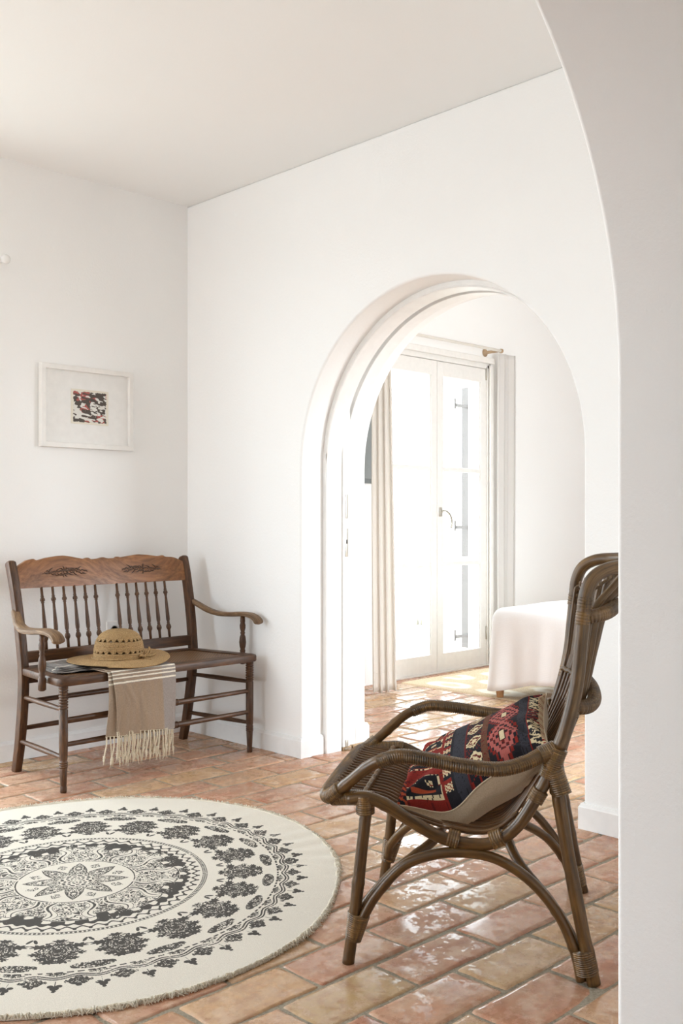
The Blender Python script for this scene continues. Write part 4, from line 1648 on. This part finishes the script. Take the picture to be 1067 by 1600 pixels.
# ------------------------------------------------------------------ towel on the bench
def towel():
    root = empty('fringed_towel', (BN_O[0], BN_O[1], 0), BN_A)
    tag(root, 'taupe fringed cotton towel with cream stripes hanging over the front of the bench seat', 'towel')
    m, nt, b = new_mat('woven_towel')
    tn = attr(nt, 'tone').outputs['Fac']
    P = geo_pos(nt)
    mp = N(nt, 'ShaderNodeMapping'); mp.inputs['Scale'].default_value = (900, 900, 120)
    nt.links.new(P, mp.inputs['Vector'])
    n1 = noise(nt, mp.outputs[0], 1.0, 3)
    mp2 = N(nt, 'ShaderNodeMapping'); mp2.inputs['Scale'].default_value = (120, 120, 900)
    nt.links.new(P, mp2.inputs['Vector'])
    n2 = noise(nt, mp2.outputs[0], 1.0, 3)
    nn = mix(nt, 0.5, n1.outputs['Fac'], n2.outputs['Fac'])
    # tone: 0 taupe, 0.33 grey warp, 0.66 blue-grey fold, 1 cream
    c = ramp(nt, tn, [(0.0, rgb(160, 138, 116)), (0.33, rgb(152, 144, 140)), (0.66, rgb(118, 113, 109)), (1.0, rgb(232, 224, 208))])
    c2 = mix(nt, 0.8, c.outputs['Color'], ramp(nt, nn, [(0.35, g(0.72)), (0.65, g(1.22))]).outputs['Color'], 'MULTIPLY')
    nt.links.new(c2, b.inputs['Base Color'])
    b.inputs['Roughness'].default_value = 0.95
    b.inputs['Specular IOR Level'].default_value = 0.1
    bump(nt, b, nn, 0.3, 0.001)

    def sheet(name, x0, x1, zh0, zh1, yoff, seed, y_back, skew=0.0, ztop=0.474):
        R = random.Random(seed)
        nu, nv = 60, 360
        V, T = [], []
        # path: along the seat from the back to the edge, round it, and down
        for j in range(nv + 1):
            s = j / nv
            for i in range(nu + 1):
                u = i / nu
                zh = zh0 + (zh1 - zh0) * u
                Lb = y_back + 0.262
                Ld = ztop - 0.012 - zh
                Rr = 0.012
                tot = Lb + PI / 2 * Rr + Ld
                d = s * tot
                x = x0 + (x1 - x0) * u
                if d < Lb:
                    y, z = y_back - d, ztop
                    z += 0.0015 * math.sin(x * 40 + y * 60)
                    nrm = (0, 0, 1)
                elif d < Lb + PI / 2 * Rr:
                    a = (d - Lb) / Rr
                    y, z = -0.262 - Rr * math.sin(a), ztop - Rr + Rr * math.cos(a)
                else:
                    q = d - Lb - PI / 2 * Rr
                    y, z = -0.262 - Rr, ztop - Rr - q
                    k = q / Ld
                    # soft folds
                    fold = 0.007 * math.sin(u * 9 + 1.0 + seed) + 0.004 * math.sin(u * 23 + k * 3) + 0.006 * math.sin(u * 6 - k * 4 + 2)
                    cr = 0.006 * math.exp(-((u - 0.12 - 0.35 * k) / 0.035) ** 2) * math.exp(-((k - 0.3) / 0.3) ** 2)
                    cr += 0.005 * math.exp(-((u - 0.35 - 0.15 * k) / 0.03) ** 2) * math.exp(-((k - 0.65) / 0.25) ** 2)
                    y += -(fold * k) - cr - 0.004 * k
                    x += skew * k * (1 - u) + 0.006 * math.sin(k * 3)
                V.append((x, y + yoff, z))
                e = d - (Lb - 0.030)
                base_t = 0.30 if u > 0.78 else 0.05 + 0.02 * math.sin(u * 50)
                st = max(min(1.0, max(0.0, (w_ - abs(e - c_)) / 0.0012 + 0.5)) for c_, w_ in ((0.038, 0.0035), (0.052, 0.0035), (0.067, 0.004), (0.087, 0.0045)))
                t = base_t + (1 - base_t) * st
                T.append(t)
        F = []
        for j in range(nv):
            for i in range(nu):
                a = j * (nu + 1) + i
                F.append((a, a + 1, a + nu + 2, a + nu + 1))
        o = add_vertsobj(name, np.array(V), np.array(F), m, root, True, {'tone': ('FLOAT', T)})
        md = o.modifiers.new('cloth', 'SOLIDIFY'); md.thickness = 0.0022
        return V[nv * (nu + 1):], o

    e1, f_ = sheet('towel_front', -0.305, 0.018, 0.222, 0.196, -0.004, 1, -0.10, 0.018)
    e2, g_ = sheet('towel_under_layer', -0.318, 0.010, 0.206, 0.190, 0.004, 5, -0.10, -0.012, 0.4705)
    g_['label'] = 'lower layer of the folded towel'
    # knotted cream fringe
    MF = mat_fabric('cream_yarn', rgb(228, 216, 194), rgb(206, 192, 168), 500, 0.5)
    R = random.Random(6)
    for e, n in ((e1, 25), (e2, 21)):
        for k in range(n):
            i = int((k + 0.3 + R.random() * 0.4) / n * (len(e) - 1))
            p = Vector(e[i])
            L = 0.085 + R.uniform(0, 0.035)
            if k == int(n * 0.3): L += 0.02
            sw = R.uniform(-0.012, 0.012)
            q = [p, p + Vector((sw * 0.3, -0.003, -L * 0.35)), p + Vector((sw, 0.002, -L * 0.75)), p + Vector((sw * 1.3, 0, -L * 0.82)), p + Vector((sw * 1.6 + R.uniform(-.004, .004), 0, -L))]
            def rr(s, T, an):
                tw = 0.0029 + 0.0008 * math.sin(s * 700 + an * 2)
                if s > T * 0.78: tw *= 1.7 * (1.15 - 0.5 * (s / T - 0.78) / 0.22)
                return tw
            mb = MB().tube(q, rr, 7, 0.003)
            for w in range(3):
                o_ = Vector((R.uniform(-0.005, 0.005), R.uniform(-0.003, 0.003), -R.uniform(0.008, 0.018)))
                mb.tube([q[-2], q[-1] + o_], 0.0008, 5, 0.01)
            mb.build('fringe_tassel', MF, root)
        P = [(v[0], v[1], v[2] - 0.001) for v in e[::3]]
        MB().tube(P, 0.0018, 6, 0).build('fringe_cord', MF, root)

    # folded remainder lying on the seat
    mb = MB()
    R = random.Random(3)
    for li in range(4):
        z = 0.4685 + 0.0048 * li
        x0, x1 = -0.455 + 0.012 * li + R.uniform(0, 0.01), -0.02 - 0.01 * li
        y0, y1 = -0.165 + 0.012 * li, 0.085 + R.uniform(-0.02, 0.01)
        if li: y0 = y0 + 0.01
        n_, m_ = 50, 26
        V, T = [], []
        for s_ in (0, 1):
            for i in range(n_ + 1):
                for j in range(m_ + 1):
                    u, v = i / n_, j / m_
                    ex = min(u, 1 - u, v, 1 - v)
                    th = 0.0024 * math.sqrt(min(1, ex / 0.03))
                    x = x0 + (x1 - x0) * u + 0.05 * (v - 0.5) * (1 - u)
                    y = y0 + (y1 - y0) * v + 0.035 * (1 - u) * (1 - li * 0.1) + 0.004 * math.sin(u * 12 + li)
                    zz = z + (th if s_ else -th) + 0.0022 * math.sin(x * 55 + li + y * 30)* (1 - 0.4 * u)
                    V.append((x, y, zz))
                    T.append(0.6 + 0.06 * math.sin(u * 60) if not (0.2 < v < 0.26) else 1.0)
        F = []
        w = m_ + 1
        B = (n_ + 1) * w
        for i in range(n_):
            for j in range(m_):
                a = i * w + j
                F.append((a, a + 1, a + w + 1, a + w))
                F.append((B + a, B + a + w, B + a + w + 1, B + a + 1))
        mb.add(V, F, None, T)
    o = mb.build('folded_layers', m, root)
    o['label'] = 'blue-grey folded layers lying on the seat'


towel()

# ------------------------------------------------------------------ straw hat
def hat():
    loc = Vector((-0.137, -0.078, 0.490))
    ca, sa = math.cos(BN_A), math.sin(BN_A)
    root = empty('straw_hat', (BN_O[0] + loc.x * ca - loc.y * sa, BN_O[1] + loc.x * sa + loc.y * ca, loc.z), 0.0)
    tag(root, 'wide-brimmed crocheted straw sun hat lying on the folded towel on the bench', 'hat')
    m, nt, b = new_mat('crocheted_straw')
    n = noise(nt, geo_pos(nt), 260, 4)
    n2 = noise(nt, geo_pos(nt), 30, 2)
    c = ramp(nt, n.outputs['Fac'], [(0.25, rgb(104, 78, 46)), (0.5, rgb(160, 128, 84)), (0.8, rgb(190, 158, 112))])
    c2 = mix(nt, 0.3, c.outputs['Color'], ramp(nt, n2.outputs['Fac'], [(0.3, g(0.7)), (0.7, g(1.2))]).outputs['Color'], 'MULTIPLY')
    nt.links.new(c2, b.inputs['Base Color'])
    b.inputs['Roughness'].default_value = 0.75
    bump(nt, b, n.outputs['Fac'], 0.6, 0.002)
    # crown
    prof = [(0.107, 0.004), (0.106, 0.03), (0.103, 0.055), (0.098, 0.078), (0.089, 0.098), (0.074, 0.115), (0.052, 0.127), (0.028, 0.133), (0.004, 0.135)]
    pts = catmull([(r, 0, z) for r, z in prof], 0.0016)
    L = [0]
    for i in range(1, len(pts)): L.append(L[-1] + (pts[i] - pts[i - 1]).length)
    seg = 168
    V, F = [], []
    for i, p in enumerate(pts):
        s = L[i]
        row = 0.0075
        for j in range(seg):
            a = 2 * PI * j / seg
            k = int(s / row)
            st = abs(math.sin(a * 42 + (k % 2) * PI / 2))
            rr = p.x + 0.0022 * abs(math.sin(PI * s / row)) + 0.0016 * st * (p.x > 0.02)
            el = 1 + 0.05 * math.cos(2 * a)
            V.append((rr * math.cos(a) * el, rr * math.sin(a) / el, p.z + 0.0008 * st))
    for i in range(len(pts) - 1):
        s = L[i]
        for j in range(seg):
            skip = False
            for c0, h in ((0.030, 0.013), (0.082, 0.014)):
                t = (s - c0) / h
                if 0 <= t < 1:
                    ph = (j % 7) / 7
                    if abs(ph - 0.43) < 0.36 * (1 - t): skip = True
            for c0, h in ((0.060, 0.004),):
                t = (s - c0) / h
                if 0 <= t < 1 and j % 5 in (0,): skip = True
            if skip: continue
            k = (j + 1) % seg
            F.append((i * seg + j, i * seg + k, (i + 1) * seg + k, (i + 1) * seg + j))
    o = add_vertsobj('crown', V, F, m, root, True)
    md = o.modifiers.new('straw', 'SOLIDIFY'); md.thickness = 0.0035
    # brim
    V, F = [], []
    nr, seg = 60, 200
    for i in range(nr + 1):
        t = i / nr
        r = 0.104 + (0.222 - 0.104) * t
        for j in range(seg):
            a = 2 * PI * j / seg
            z = 0.004 + 0.010 * math.sin(PI * t) * 0.5 + 0.0012 * abs(math.sin(PI * t * 14)) + 0.0005 * math.sin(a * 60 + i)
            # the brim lifts a little at the right and droops in front
            z += t ** 1.5 * (0.012 * math.cos(a + 0.1) + 0.006 * math.sin(2 * a + 0.6) - 0.002 - 0.010 * math.exp(-((a - 1.5 * PI) / 0.9) ** 2))
            z = max(z, 0.0) if r * math.sin(a) > -0.16 else z
            rr = r * (1 + 0.015 * math.sin(3 * a + 1) * t)
            V.append((rr * math.cos(a), rr * math.sin(a), z))
    for i in range(nr):
        for j in range(seg):
            k = (j + 1) % seg
            F.append((i * seg + j, i * seg + k, (i + 1) * seg + k, (i + 1) * seg + j))
    o = add_vertsobj('brim', V, F, m, root, True)
    md = o.modifiers.new('straw', 'SOLIDIFY'); md.thickness = 0.003
    # cord and bow
    mb = MB()
    def rr(s, T, an): return 0.0042 + 0.0009 * math.sin(s * 500 + an)
    mb.tube([(0.1125 * math.cos(a) * 1.04, 0.1125 * math.sin(a) * 0.97, 0.015 + 0.004 * math.cos(a)) for a in [2 * PI * q / 40 for q in range(40)]], rr, 8, 0.003, closed=True)
    mb.build('hat_cord', m, root)
    mb = MB()
    a = -0.95
    k = Vector((0.118 * math.cos(a), 0.118 * math.sin(a), 0.018))
    u = Vector((-math.sin(a), math.cos(a), 0)); w = Vector((math.cos(a), math.sin(a), 0))
    Z = Vector((0, 0, 1))
    for sg, L_, h in ((1, 0.060, 0.030), (-1, 0.045, 0.008)):
        mb.tube([k, k + u * sg * L_ * 0.5 + Z * h * 0.6 + w * 0.006, k + u * sg * L_ + Z * h, k + u * sg * L_ * 0.6 + Z * (h * 0.3) + w * 0.012, k], rr, 8, 0.003)
    mb.tube([k, k - u * 0.03 + w * 0.02 - Z * 0.006, k - u * 0.045 + w * 0.045 - Z * 0.010], rr, 8, 0.003)
    mb.tube([k, k + u * 0.03 + w * 0.02 - Z * 0.002, k + u * 0.065 + w * 0.025 + Z * 0.002], rr, 8, 0.003)
    mb.build('bow', m, root)


hat()

# ------------------------------------------------------------------ round printed rug
def rug():
    C = np.array([1.575, 2.755])
    rim = np.array([(2.14, 2.2), (2.42, 2.64), (2.45, 2.96), (2.37, 3.26), (2.24, 3.38), (2.09, 3.5), (1.89, 3.58), (1.76, 3.64), (1.97, 2.05), (1.78, 1.96), (1.6, 1.93), (1.44, 1.93),
                    (1.32, 1.96), (1.13, 2.03), (1.04, 2.08), (0.70, 2.78), (0.95, 3.42)]) - C
    ph, rr = np.arctan2(rim[:, 1], rim[:, 0]), np.hypot(rim[:, 0], rim[:, 1])
    B = lambda p: np.stack([np.ones_like(p), np.cos(p), np.sin(p), np.cos(2 * p), np.sin(2 * p), np.cos(3 * p), np.sin(3 * p)], -1)
    A = B(ph)
    co = np.linalg.solve(A.T @ A + 0.05 * np.diag([0, 1, 1, 1, 1, 2, 2]), A.T @ rr)
    nr, na = 380, 1900
    t = np.linspace(0, 1, nr) ** 0.85
    a = np.linspace(0, 2 * PI, na, endpoint=False)
    T, Aa = np.meshgrid(t, a, indexing='ij')
    R0 = 0.86
    rimr = B(Aa) @ co
    k = 1 + (rimr / R0 - 1) * T ** 1.2
    r = T * R0                     # pattern radius
    X, Y = r * k * np.cos(Aa), r * k * np.sin(Aa)
    # soft puckers near the right edge
    pk = np.exp(-((Aa - (2 * PI - 0.5)) / 0.5) ** 2) + 0.5 * np.exp(-((Aa - 0.2) / 0.4) ** 2)
    Z = 0.0065 + 0.0045 * pk * np.clip((T - 0.55) * 3, 0, 1) * (0.5 + 0.5 * np.sin(Aa * 52 + 6 * field_noise(r * 6, Aa * 3, 3))) + 0.0012 * (field_noise(X * 9, Y * 9, 4))
    Z[-1, :] = 0.001

    def fil(u, v, sc, seed, w):
        n = field_noise(u / sc + 17.3, v / sc + 9.1, seed)
        n2 = field_noise(u / sc * 2.1 + 3.3, v / sc * 2.1 + 29.1, seed + 1)
        f = 0.65 * n + 0.35 * n2
        return np.clip((w - np.abs(((f * 4) % 1.0) - 0.5)) * 8 + 0.5, 0, 1)

    def line(d, w):
        return np.clip((w - np.abs(d)) / 0.0012 + 0.5, 0, 1)

    def disc(d):            # d<0 inside
        return np.clip(-d / 0.0012 + 0.5, 0, 1)
    ink = np.zeros_like(r)
    mx = lambda *z: np.maximum.reduce(z)
    wrapa = lambda p, n, off=0.0: (((p - off) / (2 * PI / n) + 0.5) % 1.0 - 0.5) * (2 * PI / n)
    x_, y_ = r * np.cos(Aa), r * np.sin(Aa)
    # centre flower
    d8 = wrapa(Aa, 8, 0.2)
    fl = np.clip(np.sin(r * 330) * np.cos(8 * Aa) * 3, 0, 1) * disc(r - 0.052) + line(r - 0.054 - 0.004 * np.cos(16 * Aa), 0.0012)
    ink = mx(ink, fl)
    # eight-point star
    tri = np.abs(d8) / (PI / 8)
    rs = 0.155 - 0.085 * tri
    star = disc(r - rs) * (1 - disc(r - 0.058))
    speck = fil(np.abs(d8) * r, r, 0.011, 21, 0.27)
    ink = mx(ink, star * mx(speck * 0.95, line(r - rs + 0.008, 0.0014)), line(r - rs, 0.0026) * (r > 0.06))
    d8b = wrapa(Aa, 8, 0.2 + PI / 8)
    q = (r - 0.128) / 0.03 + np.abs(d8b) * r / 0.02
    ink = mx(ink, disc((np.abs(r - 0.132) / 0.022 + np.abs(d8b) * r / 0.018 - 1) * 0.01) * fil(np.abs(d8b) * r, r, 0.010, 5, 0.27))
    ink = mx(ink, line(r - 0.175, 0.0022), line(r - 0.168, 0.0010))
    # petals: wide lobes and waisted buds
    n16 = 8
    dp = wrapa(Aa, n16, 0.2) / (PI / n16)          # -1..1 over a wide petal
    ap = np.abs(dp)
    lobe = 0.300 + 0.014 * np.sqrt(np.clip(1 - (ap / 0.62) ** 2, 0, 1)) - 0.020 * (ap > 0.62)
    body = disc(r - lobe) * (r > 0.180)
    waist = 0.62 + 0.16 * np.sin((r - 0.18) / 0.125 * 2 * PI)
    vein = line((ap - waist) * r * PI / n16, 0.0042 - 0.002 * (r > 0.25)) * body
    vein2 = line((ap - waist + 0.16) * r * PI / n16, 0.0011) * body
    flo = fil(dp * 0.05, r, 0.012, 33, 0.22) * body * (ap < waist - 0.2)
    bud = fil(ap * 0.06, r, 0.009, 41, 0.26) * body * (ap > waist + 0.12)
    ink = mx(ink, vein, vein2, flo, bud, line(r - lobe, 0.0018) * (r > 0.18))
    # dark ring with pale teeth
    dk = disc(lobe + 0.004 - r) * disc(r - (0.348 + 0.005 * np.cos(64 * Aa)))
    dk *= 1 - disc(r - (lobe + 0.018 + 0.006 * np.cos(32 * Aa)))* (np.sin(32 * Aa + 1) > 0.3)
    ink = mx(ink, dk)
    lw = np.abs(r - 0.366 - 0.007 * np.sin(56 * Aa)) 
    ink = mx(ink, np.clip((0.0042 - lw) / 0.0012 + 0.5, 0, 1), disc(np.hypot((wrapa(Aa, 56, 0.03)) * r, r - 0.378) - 0.0055))
    ink = mx(ink, line(r - 0.392, 0.0012), line(r - 0.404, 0.0012), disc(np.hypot(wrapa(Aa, 210) * r, (r - 0.398)) - 0.0042))
    # palmettes
    np_ = 20
    u = wrapa(Aa, np_, 0.02) * r
    au = np.abs(u)
    v = r - 0.515
    th_ = np.arctan2(v, au + 1e-9)
    rho = np.hypot(au / 0.88, v)
    out = 0.058 + 0.0048 * np.cos(th_ * 12) + 0.0025 * np.cos(th_ * 26)
    out = out + 0.010 * (th_ > 1.2)
    inside = disc(rho - out)
    dense = mx(fil(au, v, 0.0105, 51, 0.36), line(rho - 0.042, 0.0030), line(rho - 0.024, 0.0024), disc(rho - 0.010))
    ink = mx(ink, inside * dense, line(rho - out, 0.0026))
    # side leaves and a crown on each palmette
    for uu, vv, ra, rb, sd in ((0.050, -0.030, 0.022, 0.013, 1), (0.056, 0.016, 0.016, 0.010, 2), (0.020, 0.064, 0.018, 0.011, 3), (0.0, -0.064, 0.019, 0.009, 4), (0.042, 0.046, 0.014, 0.010, 6)):
        dd = np.hypot((au - uu) / ra, (v - vv) / rb) - 1 + 0.25 * np.cos(8 * np.arctan2((v - vv) / rb, (au - uu) / ra))
        ink = mx(ink, disc(dd * 0.008) * (0.75 + 0.25 * (fil(au, v, 0.006, 60 + sd, 0.3) > 0.4)))
    # little leaf pairs
    u2 = wrapa(Aa, np_, 0.02 + PI / np_) * r
    for s_ in (-1, 1):
        dd = np.hypot((u2 - s_ * 0.008 - s_ * (r - 0.452) * 0.4) / 0.0052, (r - 0.452) / 0.013) - 1
        ink = mx(ink, disc(dd * 0.005))
    # scroll motifs between the palmettes
    v2 = r - 0.612
    sc = np.abs(v2 - 0.008 * np.sin(u2 * 110))
    ink = mx(ink, disc(sc - 0.0062) * (np.abs(u2) < 0.056), disc(np.hypot(np.abs(u2) / 0.056, v2 / 0.020) * 0.01 - 0.01) * fil(np.abs(u2), v2, 0.008, 77, 0.32))
    # garland
    n2 = 40
    w_ = 0.664 + 0.007 * np.sin(n2 * Aa)
    ink = mx(ink, line(r - w_, 0.0030), line(r - w_ - 0.010, 0.0026), line(r - 0.643, 0.0034) * (np.sin(160 * Aa) > -0.5))
    u3 = wrapa(Aa, n2, PI / 80) * r
    ink = mx(ink, disc((np.abs(u3) / 0.030 + np.abs(r - 0.652) / 0.013 - 1) * 0.01) * (fil(np.abs(u3), r, 0.006, 81, 0.32) > 0.4))
    u4 = wrapa(Aa, n2, PI / 80 + PI / n2) * r
    dd = (np.abs(u4) / 0.038 + np.abs(r - 0.694) / 0.026 - 1) + 0.15 * np.cos(u4 * 500)
    ink = mx(ink, disc(dd * 0.01) * mx(fil(np.abs(u4), r, 0.006, 82, 0.42), line(np.abs(u4) - 0.010, 0.001)))
    # tassels: round buds on stalks
    for dx, dr, ra in ((0, 0.729, 0.0105), (0.0100, 0.717, 0.0080), (0, 0.744, 0.0055)):
        ink = mx(ink, disc(np.hypot(np.abs(u3) - dx, r - dr) - ra))
    ink = mx(ink, line(u3, 0.0010) * ((r > 0.69) & (r < 0.72)))
    for dx, dr, ra in ((0, 0.718, 0.0068), (0.012, 0.708, 0.006)):
        ink = mx(ink, disc(np.hypot(np.abs(u4) - dx, r - dr) - ra))
    # worn print
    worn = field_noise(x_ * 260 + 500, y_ * 260 + 500, 91) * 0.6 + field_noise(x_ * 30 + 500, y_ * 30 + 500, 92) * 0.4
    ink = ink * np.clip((worn - 0.13) * 5, 0.25, 1)
    V = np.stack([X.ravel(), Y.ravel(), Z.ravel()], 1)
    i, j = np.meshgrid(np.arange(nr - 1), np.arange(na), indexing='ij')
    j2 = (j + 1) % na
    F = np.stack([(i * na + j).ravel(), ((i + 1) * na + j).ravel(), ((i + 1) * na + j2).ravel(), (i * na + j2).ravel()], 1)
    root = empty('round_rug', (C[0], C[1], 0.0))
    tag(root, 'round off-white cotton rug with black block-printed mandala and fringed rim in front of the bench', 'rug')
    m, nt, b = new_mat('printed_cotton')
    nn = noise(nt, geo_pos(nt), 420, 3)
    n3 = noise(nt, geo_pos(nt), 8, 3)
    c = ramp(nt, nn.outputs['Fac'], [(0.3, rgb(205, 198, 186)), (0.7, rgb(228, 221, 209))])
    fac = ramp(nt, attr(nt, 'tone').outputs['Fac'], [(0.3, g(0)), (0.62, g(0.93))])
    c2 = mix(nt, fac.outputs['Color'], c.outputs['Color'], rgb(52, 49, 48))
    nt.links.new(c2, b.inputs['Base Color'])
    b.inputs['Roughness'].default_value = 0.95
    b.inputs['Specular IOR Level'].default_value = 0.1
    bump(nt, b, nn.outputs['Fac'], 0.5, 0.002)
    add_vertsobj('printed_cloth', V, F, m, root, True, {'tone': ('FLOAT', ink.ravel())})
    # frayed rim: thousands of short twisted threads
    R = random.Random(12)
    Vf, Ff = [], []
    MFr = mat_fabric('cotton_fringe', rgb(248, 243, 232), rgb(240, 233, 218), 500, 0.1, 0.5)
    n_f = 4200
    for q in range(n_f):
        an = 2 * PI * q / n_f + R.uniform(-0.001, 0.001)
        rr_ = float(B(np.array(an)) @ co) - 0.006
        p = Vector((rr_ * math.cos(an), rr_ * math.sin(an), R.uniform(0.002, 0.010)))
        d = Vector((math.cos(an), math.sin(an), 0)) + Vector((-math.sin(an), math.cos(an), 0)) * R.uniform(-1.6, 1.6)
        L = R.uniform(0.006, 0.015) * (1.1 + 0.4 * math.sin(an * 9))
        w = Vector((-d.y, d.x, 0)).normalized() * R.uniform(0.0009, 0.0017)
        zz = R.uniform(0.0, 0.007)
        ps = [p, p + d * L * 0.5 + Vector((0, 0, zz)), p + d * L]
        ps[2].z = R.uniform(0.001, 0.006)
        b0 = len(Vf)
        for i_, pp in enumerate(ps):
            s_ = (1, 1.1, 0.5)[i_]
            Vf += [pp - w * s_, pp + Vector((0, 0, w.length * s_ * 1.2)), pp + w * s_, pp - Vector((0, 0, w.length * s_ * 0.6))]
        for i_ in range(2):
            for k_ in range(4):
                Ff.append((b0 + i_ * 4 + k_, b0 + i_ * 4 + (k_ + 1) % 4, b0 + (i_ + 1) * 4 + (k_ + 1) % 4, b0 + (i_ + 1) * 4 + k_))
    o = add_vertsobj('fringe', np.array([tuple(v) for v in Vf]), np.array(Ff), MFr, root, True)
    o['kind'] = 'stuff'
    P = [(float(B(np.array(x)) @ co) * math.cos(x), float(B(np.array(x)) @ co) * math.sin(x), 0.006) for x in np.linspace(0, 2 * PI, 400, endpoint=False)]
    MB().tube([(p[0] * 0.992, p[1] * 0.992, p[2]) for p in P], lambda s, T, an: 0.0042 + 0.0012 * math.sin(s * 420 + an), 7, 0, closed=True).build('stitched_edge', MFr, root)


rug()

# ------------------------------------------------------------------ picture, socket, wall knob
pic = empty('framed_picture', (2.549, YL, 1.645))
tag(pic, 'small framed black and red print with wide white mount, hanging above the bench', 'picture')
fw, fh, ft_, fd = 0.250, 0.196, 0.024, 0.030


def frame_mesh():
    V, F = [], []
    sec = [(0, -0.001), (0, -fd + 0.002), (0.002, -fd), (ft_ - 0.002, -fd), (ft_, -fd + 0.002), (ft_, -0.012)]
    for sx, sz in ((-1, -1), (1, -1), (1, 1), (-1, 1)):
        for i_, y in sec:
            V.append((sx * (fw - i_), y, sz * (fh - i_)))
    n = len(sec)
    for c in range(4):
        for k in range(n - 1):
            d = (c + 1) % 4
            F.append((c * n + k, d * n + k, d * n + k + 1, c * n + k + 1))
    o = add_vertsobj('frame', V, F, M_FRAME, pic)
    bm = bmesh.new(); bm.from_mesh(o.data); bmesh.ops.recalc_face_normals(bm, faces=bm.faces[:]); bm.to_mesh(o.data); bm.free()


frame_mesh()
MB().box((0, -0.010, 0), (2 * (fw - ft_) + 0.002, 0.004, 2 * (fh - ft_) + 0.002)).build('mount', mat_flat('mount_board', (0.84, 0.83, 0.81, 1), 0.8), pic, smooth=False)


def print_sheet():
    nx, ny = 160, 140
    x0, x1, z0, z1 = -0.088, 0.116, -0.078, 0.089
    U, Vv = np.meshgrid(np.linspace(0, 1, nx), np.linspace(0, 1, ny), indexing='ij')
    f1 = field_noise(U * 7 + 3 * field_noise(U * 3, Vv * 3, 1), Vv * 17 + 3 * U, 2)
    f2 = field_noise(U * 16 + 4, Vv * 34 + 5 * U, 3)
    f3 = field_noise(U * 5 + 11, Vv * 8 - 3 * U, 8)
    paper = np.array(rgb(226, 220, 206)[:3]); dark = np.array(rgb(84, 76, 70)[:3]); red = np.array(rgb(168, 92, 86)[:3]); pale = np.array(rgb(222, 220, 214)[:3])
    colr = np.ones((nx, ny, 3)) * dark
    colr[(f3 > 0.62) & (f1 > 0.3)] = red
    white = (f1 * 0.6 + f2 * 0.4 > 0.56 + 0.10 * (Vv > 0.6) - 0.08 * (Vv < 0.45))
    colr[white] = pale
    bl = np.hypot((U - 0.60) / 0.10, (Vv - 0.45 + 0.6 * (U - 0.6)) / 0.22) < 1
    colr[bl] = pale
    colr[bl & (f2 > 0.55)] = dark
    m_ = 0.045 + 0.03 * field_noise(U * 30, Vv * 30, 6)
    ed = np.minimum(np.minimum(U, 1 - U), np.minimum(Vv, 1 - Vv)) < m_
    colr[ed] = paper
    V = np.stack([(x0 + (x1 - x0) * U).ravel(), np.full(U.size, -0.0135), (z0 + (z1 - z0) * Vv).ravel()], 1)
    i, j = np.meshgrid(np.arange(nx - 1), np.arange(ny - 1), indexing='ij')
    a = (i * ny + j).ravel()
    F = np.stack([a, a + ny, a + ny + 1, a + 1], 1)
    m, nt, b = new_mat('relief_print')
    nt.links.new(attr(nt, 'dye').outputs['Color'], b.inputs['Base Color'])
    b.inputs['Roughness'].default_value = 0.8
    o = add_vertsobj('print', V, F, m, pic, False, {'dye': ('FLOAT_COLOR', np.concatenate([colr, np.ones((nx, ny, 1))], 2).ravel())})
    md = o.modifiers.new('paper', 'SOLIDIFY'); md.thickness = 0.0015


print_sheet()

soc = empty('wall_socket', (2.700, YL, 0.562))
tag(soc, 'white wall socket low on the wall behind the bench spindles', 'socket')
MB().box((0, -0.005, 0), (0.082, 0.010, 0.082), 0.003).build('cover_plate', M_PAINT, soc, smooth=False)
MB().lathe([(0.021, 0.0), (0.021, 0.003), (0.018, 0.003), (0.018, -0.004)], 24, Matrix.Translation((0, -0.010, 0)) @ Matrix.Rotation(PI / 2, 4, 'X')).build('outlet', mat_flat('socket_grey', rgb(150, 148, 144), 0.5), soc)

kn = empty('wall_hook', (2.118, YL, 2.285))
tag(kn, 'small round white hook high on the wall at the left edge of the photo', 'hook')
MB().lathe([(0.012, 0), (0.010, 0.02), (0.018, 0.030), (0.022, 0.042), (0.017, 0.054), (0.004, 0.058)], 20, Matrix.Rotation(PI / 2, 4, 'X')).build('knob_head', M_PAINT, kn)
